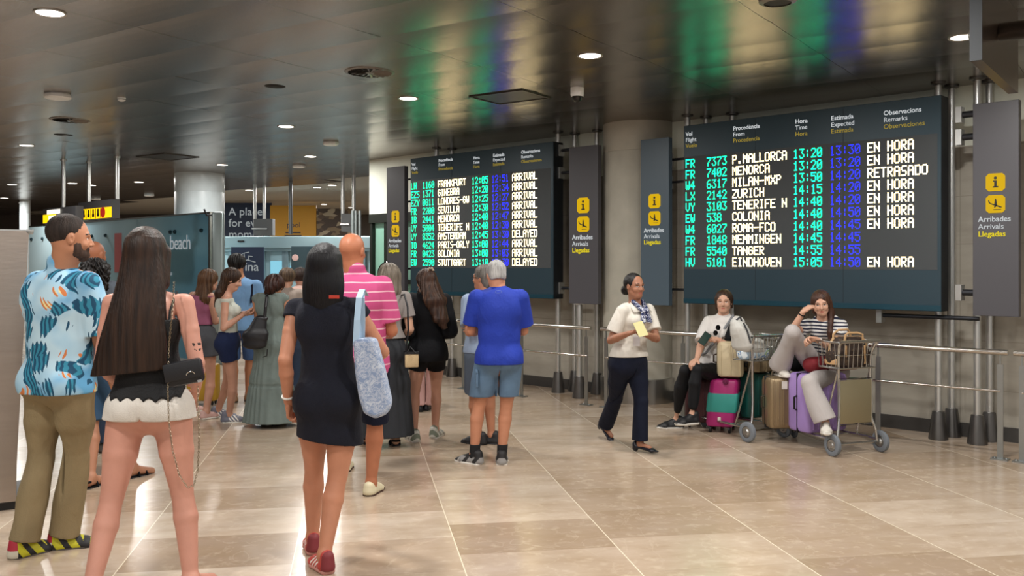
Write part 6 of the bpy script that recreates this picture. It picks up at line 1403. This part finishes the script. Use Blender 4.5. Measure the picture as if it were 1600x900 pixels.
# maroon duffel and dark bag on top
def duffel(name, label, c, L, r, rz, m_, strap=black, sq=.85):
    t = thing(name, label, 'bag', c, rz); f = Fld(.02); f.cone(V3(-L/2, 0, r*sq), V3(L/2, 0, r*sq), r, r, V3(0, 1, 0), sq); f.disp = folds(.007, 20, len(label), 1); f.cut(V3(0, 0, -1), 0); mk('bag_body', [f.mesh(.008)], m_, t, (0, 0, 0))
    q = MB(); 
    for x in (-L*.25, L*.25): q.tube([(x, -r*1.02, r*.3), (x, -r*.9, r*1.2), (x, 0, r*1.78), (x, r*.9, r*1.2), (x, r*1.0, r*.3)], .009, 6)
    q.tube([(-L*.25, -r*.6, r*1.5), (-L*.2, -r*.7, r*1.95), (L*.2, -r*.7, r*1.95), (L*.25, -r*.6, r*1.5)], .009, 6); q.build('strap', strap, t); return t
duffel('duffel_bag', 'dark red duffel bag lying on the lilac suitcase', onb(ang2, b2, .34, .4, BZ+.53), .5, .078, ang2+.05, cloth('maroon_nylon', '6e1a22', .4, .6), mat('maroon_strap', '4a1218', .7))
duffel('duffel_bag', 'small black bag wedged behind the knee of the seated girl', V3(*at(1250, 8.62), .62), .16, .09, ang2+.3, blk)
# brown monogram handbag in the basket
hb_ = onb(ang2, b2, w2/2, .11, .74); t = thing('travel_handbag', 'dark brown handbag with tan leather trim in the right trolley basket', 'handbag', hb_, ang2)
tan = mat('tan_leather', 'b8946a', .5, bump=.1); f = Fld(.02); f.cone(V3(-.1, 0, .05), V3(.1, 0, .05), .1, .1, V3(0, 1, 0), 1); f.cone(V3(-.12, 0, .1), V3(.12, 0, .1), .09, .09); f.cone(V3(-.1, 0, .18), V3(.1, 0, .18), .07, .07); f.disp = folds(.003, 20, 3); f.cut(V3(0, 0, -1), 0); mk('bag_body', [f.mesh(.006)], patterned('dark_brown_print', [(0, '2a1d17'), (.5, '33251c'), (.6, '4a3826')], 45, .3), t, (0, 0, 0))
q = MB(); q.box((0, 0, .247), (.26, .02, .012)); 
for sx in (-1, 1):
    q.lathe((sx*.17, 0, .02), [(.05, 0), (.055, .03), (.04, .06), (.02, .075)], 16, sy=1.6, sx=.6); q.box((sx*.1, -.092, .1), (.018, .012, .16), bev=.004)
q.tube([(-.2, 0, .1), (-.19, 0, .2), (-.15, 0, .24)], .01, 6); q.tube([(.2, 0, .1), (.19, 0, .2), (.15, 0, .24)], .01, 6)
q.build('leather_trim', tan, t)
for sy, l in ((-1, 0), (1, .02)): q = MB(); q.tube([(-.1, sy*.07, .2), (-.09, sy*.075, .27), (-.05, sy*.06, .285+l), (.05, sy*.06, .285+l), (.09, sy*.075, .27), (.1, sy*.07, .2)], .01, 8); q.build('handle', tan, t)
# left trolley load
b1 = wA
O = lambda x, y, z=0: onb(ang1, b1, x, y, z)
col3 = [mat('magenta_shell', 'a3206a', .4), mat('teal_band', '2f8f86', .5)]
pk = thing('suitcase', 'magenta suitcase with a wide turquoise band leaning against left trolley', 'suitcase', fl(1128, 672), math.radians(-20)); q = MB()
q.box((0, 0, .285), (.27, .38, .46), bev=.04); q.v = [(x+.10*(z-.06), y, z) for x, y, z in q.v]; q.build('case_shell', col3[0], pk)
q = MB(); q.box((0, 0, .29), (.285, .392, .19), bev=.02); q.v = [(x+.10*(z-.06), y, z) for x, y, z in q.v]; q.build('elastic_cover_band', col3[1], pk)
q = MB(); [q.wheel((sx*.09, sy*.15, .032), (1, 0, 0), .032, .025, 16) for sx in (-1, 1) for sy in (-1, 1)]; q.build('wheels', black, pk)
q = MB(); q.wheel((.06, -.205, .5), (0, 1, 0), .028, .02, 16); q.wheel((.06, -.215, .5), (0, 1, 0), .014, .02, 16); q.build('side_wheel', mat('magenta_dark', '6d1448', .4), pk)
q = MB(); q.box((.0, -.2, .14), (.03, .012, .03), bev=.004); q.build('tag', mat('tag_white', 'cfcac0', .6), pk)
shell('suitcase', 'dark green suitcase standing on the left trolley behind the upright tube', V3(*at(1174, 9.05), BZ), (.3, .26, .44), ang1, mat('green_shell', '0f4a44', .4), 4, wheels=False)
shell('suitcase', 'dark maroon suitcase the woman in white sits on', V3(*at(1103, 9.25), 0), (.34, .36, .44), math.radians(-30), mat('maroon_shell', '3f1a20', .45), 4, hm=mat('magenta_dark', '6d1448', .4))
shell('suitcase', 'small cream hard case lying on magenta suitcase beside the woman in white', (*at(1141, 8.93), .535), (.25, .26, .34), math.radians(-12), mat('cream_shell', 'c3b494', .4), 3, wheels=False, hm=mat('brown_grip', '3d2b1e', .5), bev=.045)
t = shell('suitcase', 'tan case under the basket of the left trolley', V3(*at(1183, 8.98), .575), (.26, .24, .15), ang1, mat('tan_shell', '8b7a5e', .45), 3, wheels=False)
# white backpack over the basket
c = O(.13, .12, .8); t = thing('backpack', 'white backpack resting on top of the left trolley basket', 'backpack', c, ang1); f = Fld(.03)
f.cone(V3(-.06, 0, .08), V3(-.11, 0, .22), .12, .075, V3(0, 1, 0), .8); f.cone(V3(.03, 0, .06), V3(.12, 0, .04), .11, .09, V3(0, 1, 0), .9); f.cone(V3(-.1, .02, .2), V3(-.13, .03, .27), .07, .045); f.disp = folds(.008, 18, 9, 1); f.cut(V3(0, 0, -1), 0)
mk('bag_body', [f.mesh(.006)], cloth('white_nylon', 'c4c3be', .3, .6), t, (0, 0, 0)); q = MB(); q.tube([(-.14, -.08, .28), (-.11, -.1, .2), (-.09, -.12, .1)], .008, 6); q.tube([(.06, -.1, .17), (.09, -.115, .12), (.1, -.11, .08)], .007, 6); q.tube([(-.15, 0, .3), (-.1, 0, .33), (-.08, 0, .28)], .009, 6); q.build('strap', mat('strap_dark', '33353a', .7), t)
c = O(.2, .12, .74); t = thing('plastic_bag', 'clear plastic bag with green and blue contents in the left trolley basket', 'plastic bag', c, ang1)
f = Fld(.02); f.cone(V3(-.1, 0, .05), V3(.1, 0, .05), .065, .065, V3(0, 1, 0), 1.3); f.disp = folds(.008, 26, 4, 1); f.cut(V3(0, 0, -1), 0); f.cut(V3(0, 0, 1), .085)
mk('bag_body', [f.mesh(.006)], patterned('plastic_mix', [(0, '8fa3b5'), (.42, 'c7d0d4'), (.52, '5c7fae'), (.57, 'd0d6d8'), (.64, '6fae3a')], 9, .8, .25), t, (0, 0, 0))
c = pt(1143, 520, 8.95); t = thing('black_bag', 'small black bag between the woman in white and the white backpack', 'bag', c); f = Fld(.03); f.cone(c+V3(0, 0, -.05), c+V3(.02, 0, .06), .07, .05, V3(1, 0, 0), .8); f.disp = folds(.006, 22, 2, 1); mk('bag_body', [f.mesh(.006)], blk, t, c)
q = MB(); q.tube([(0, 0, .08), (.01, -.02, .13), (.04, 0, .1)], .007, 6); q.build('handle', blk, t)
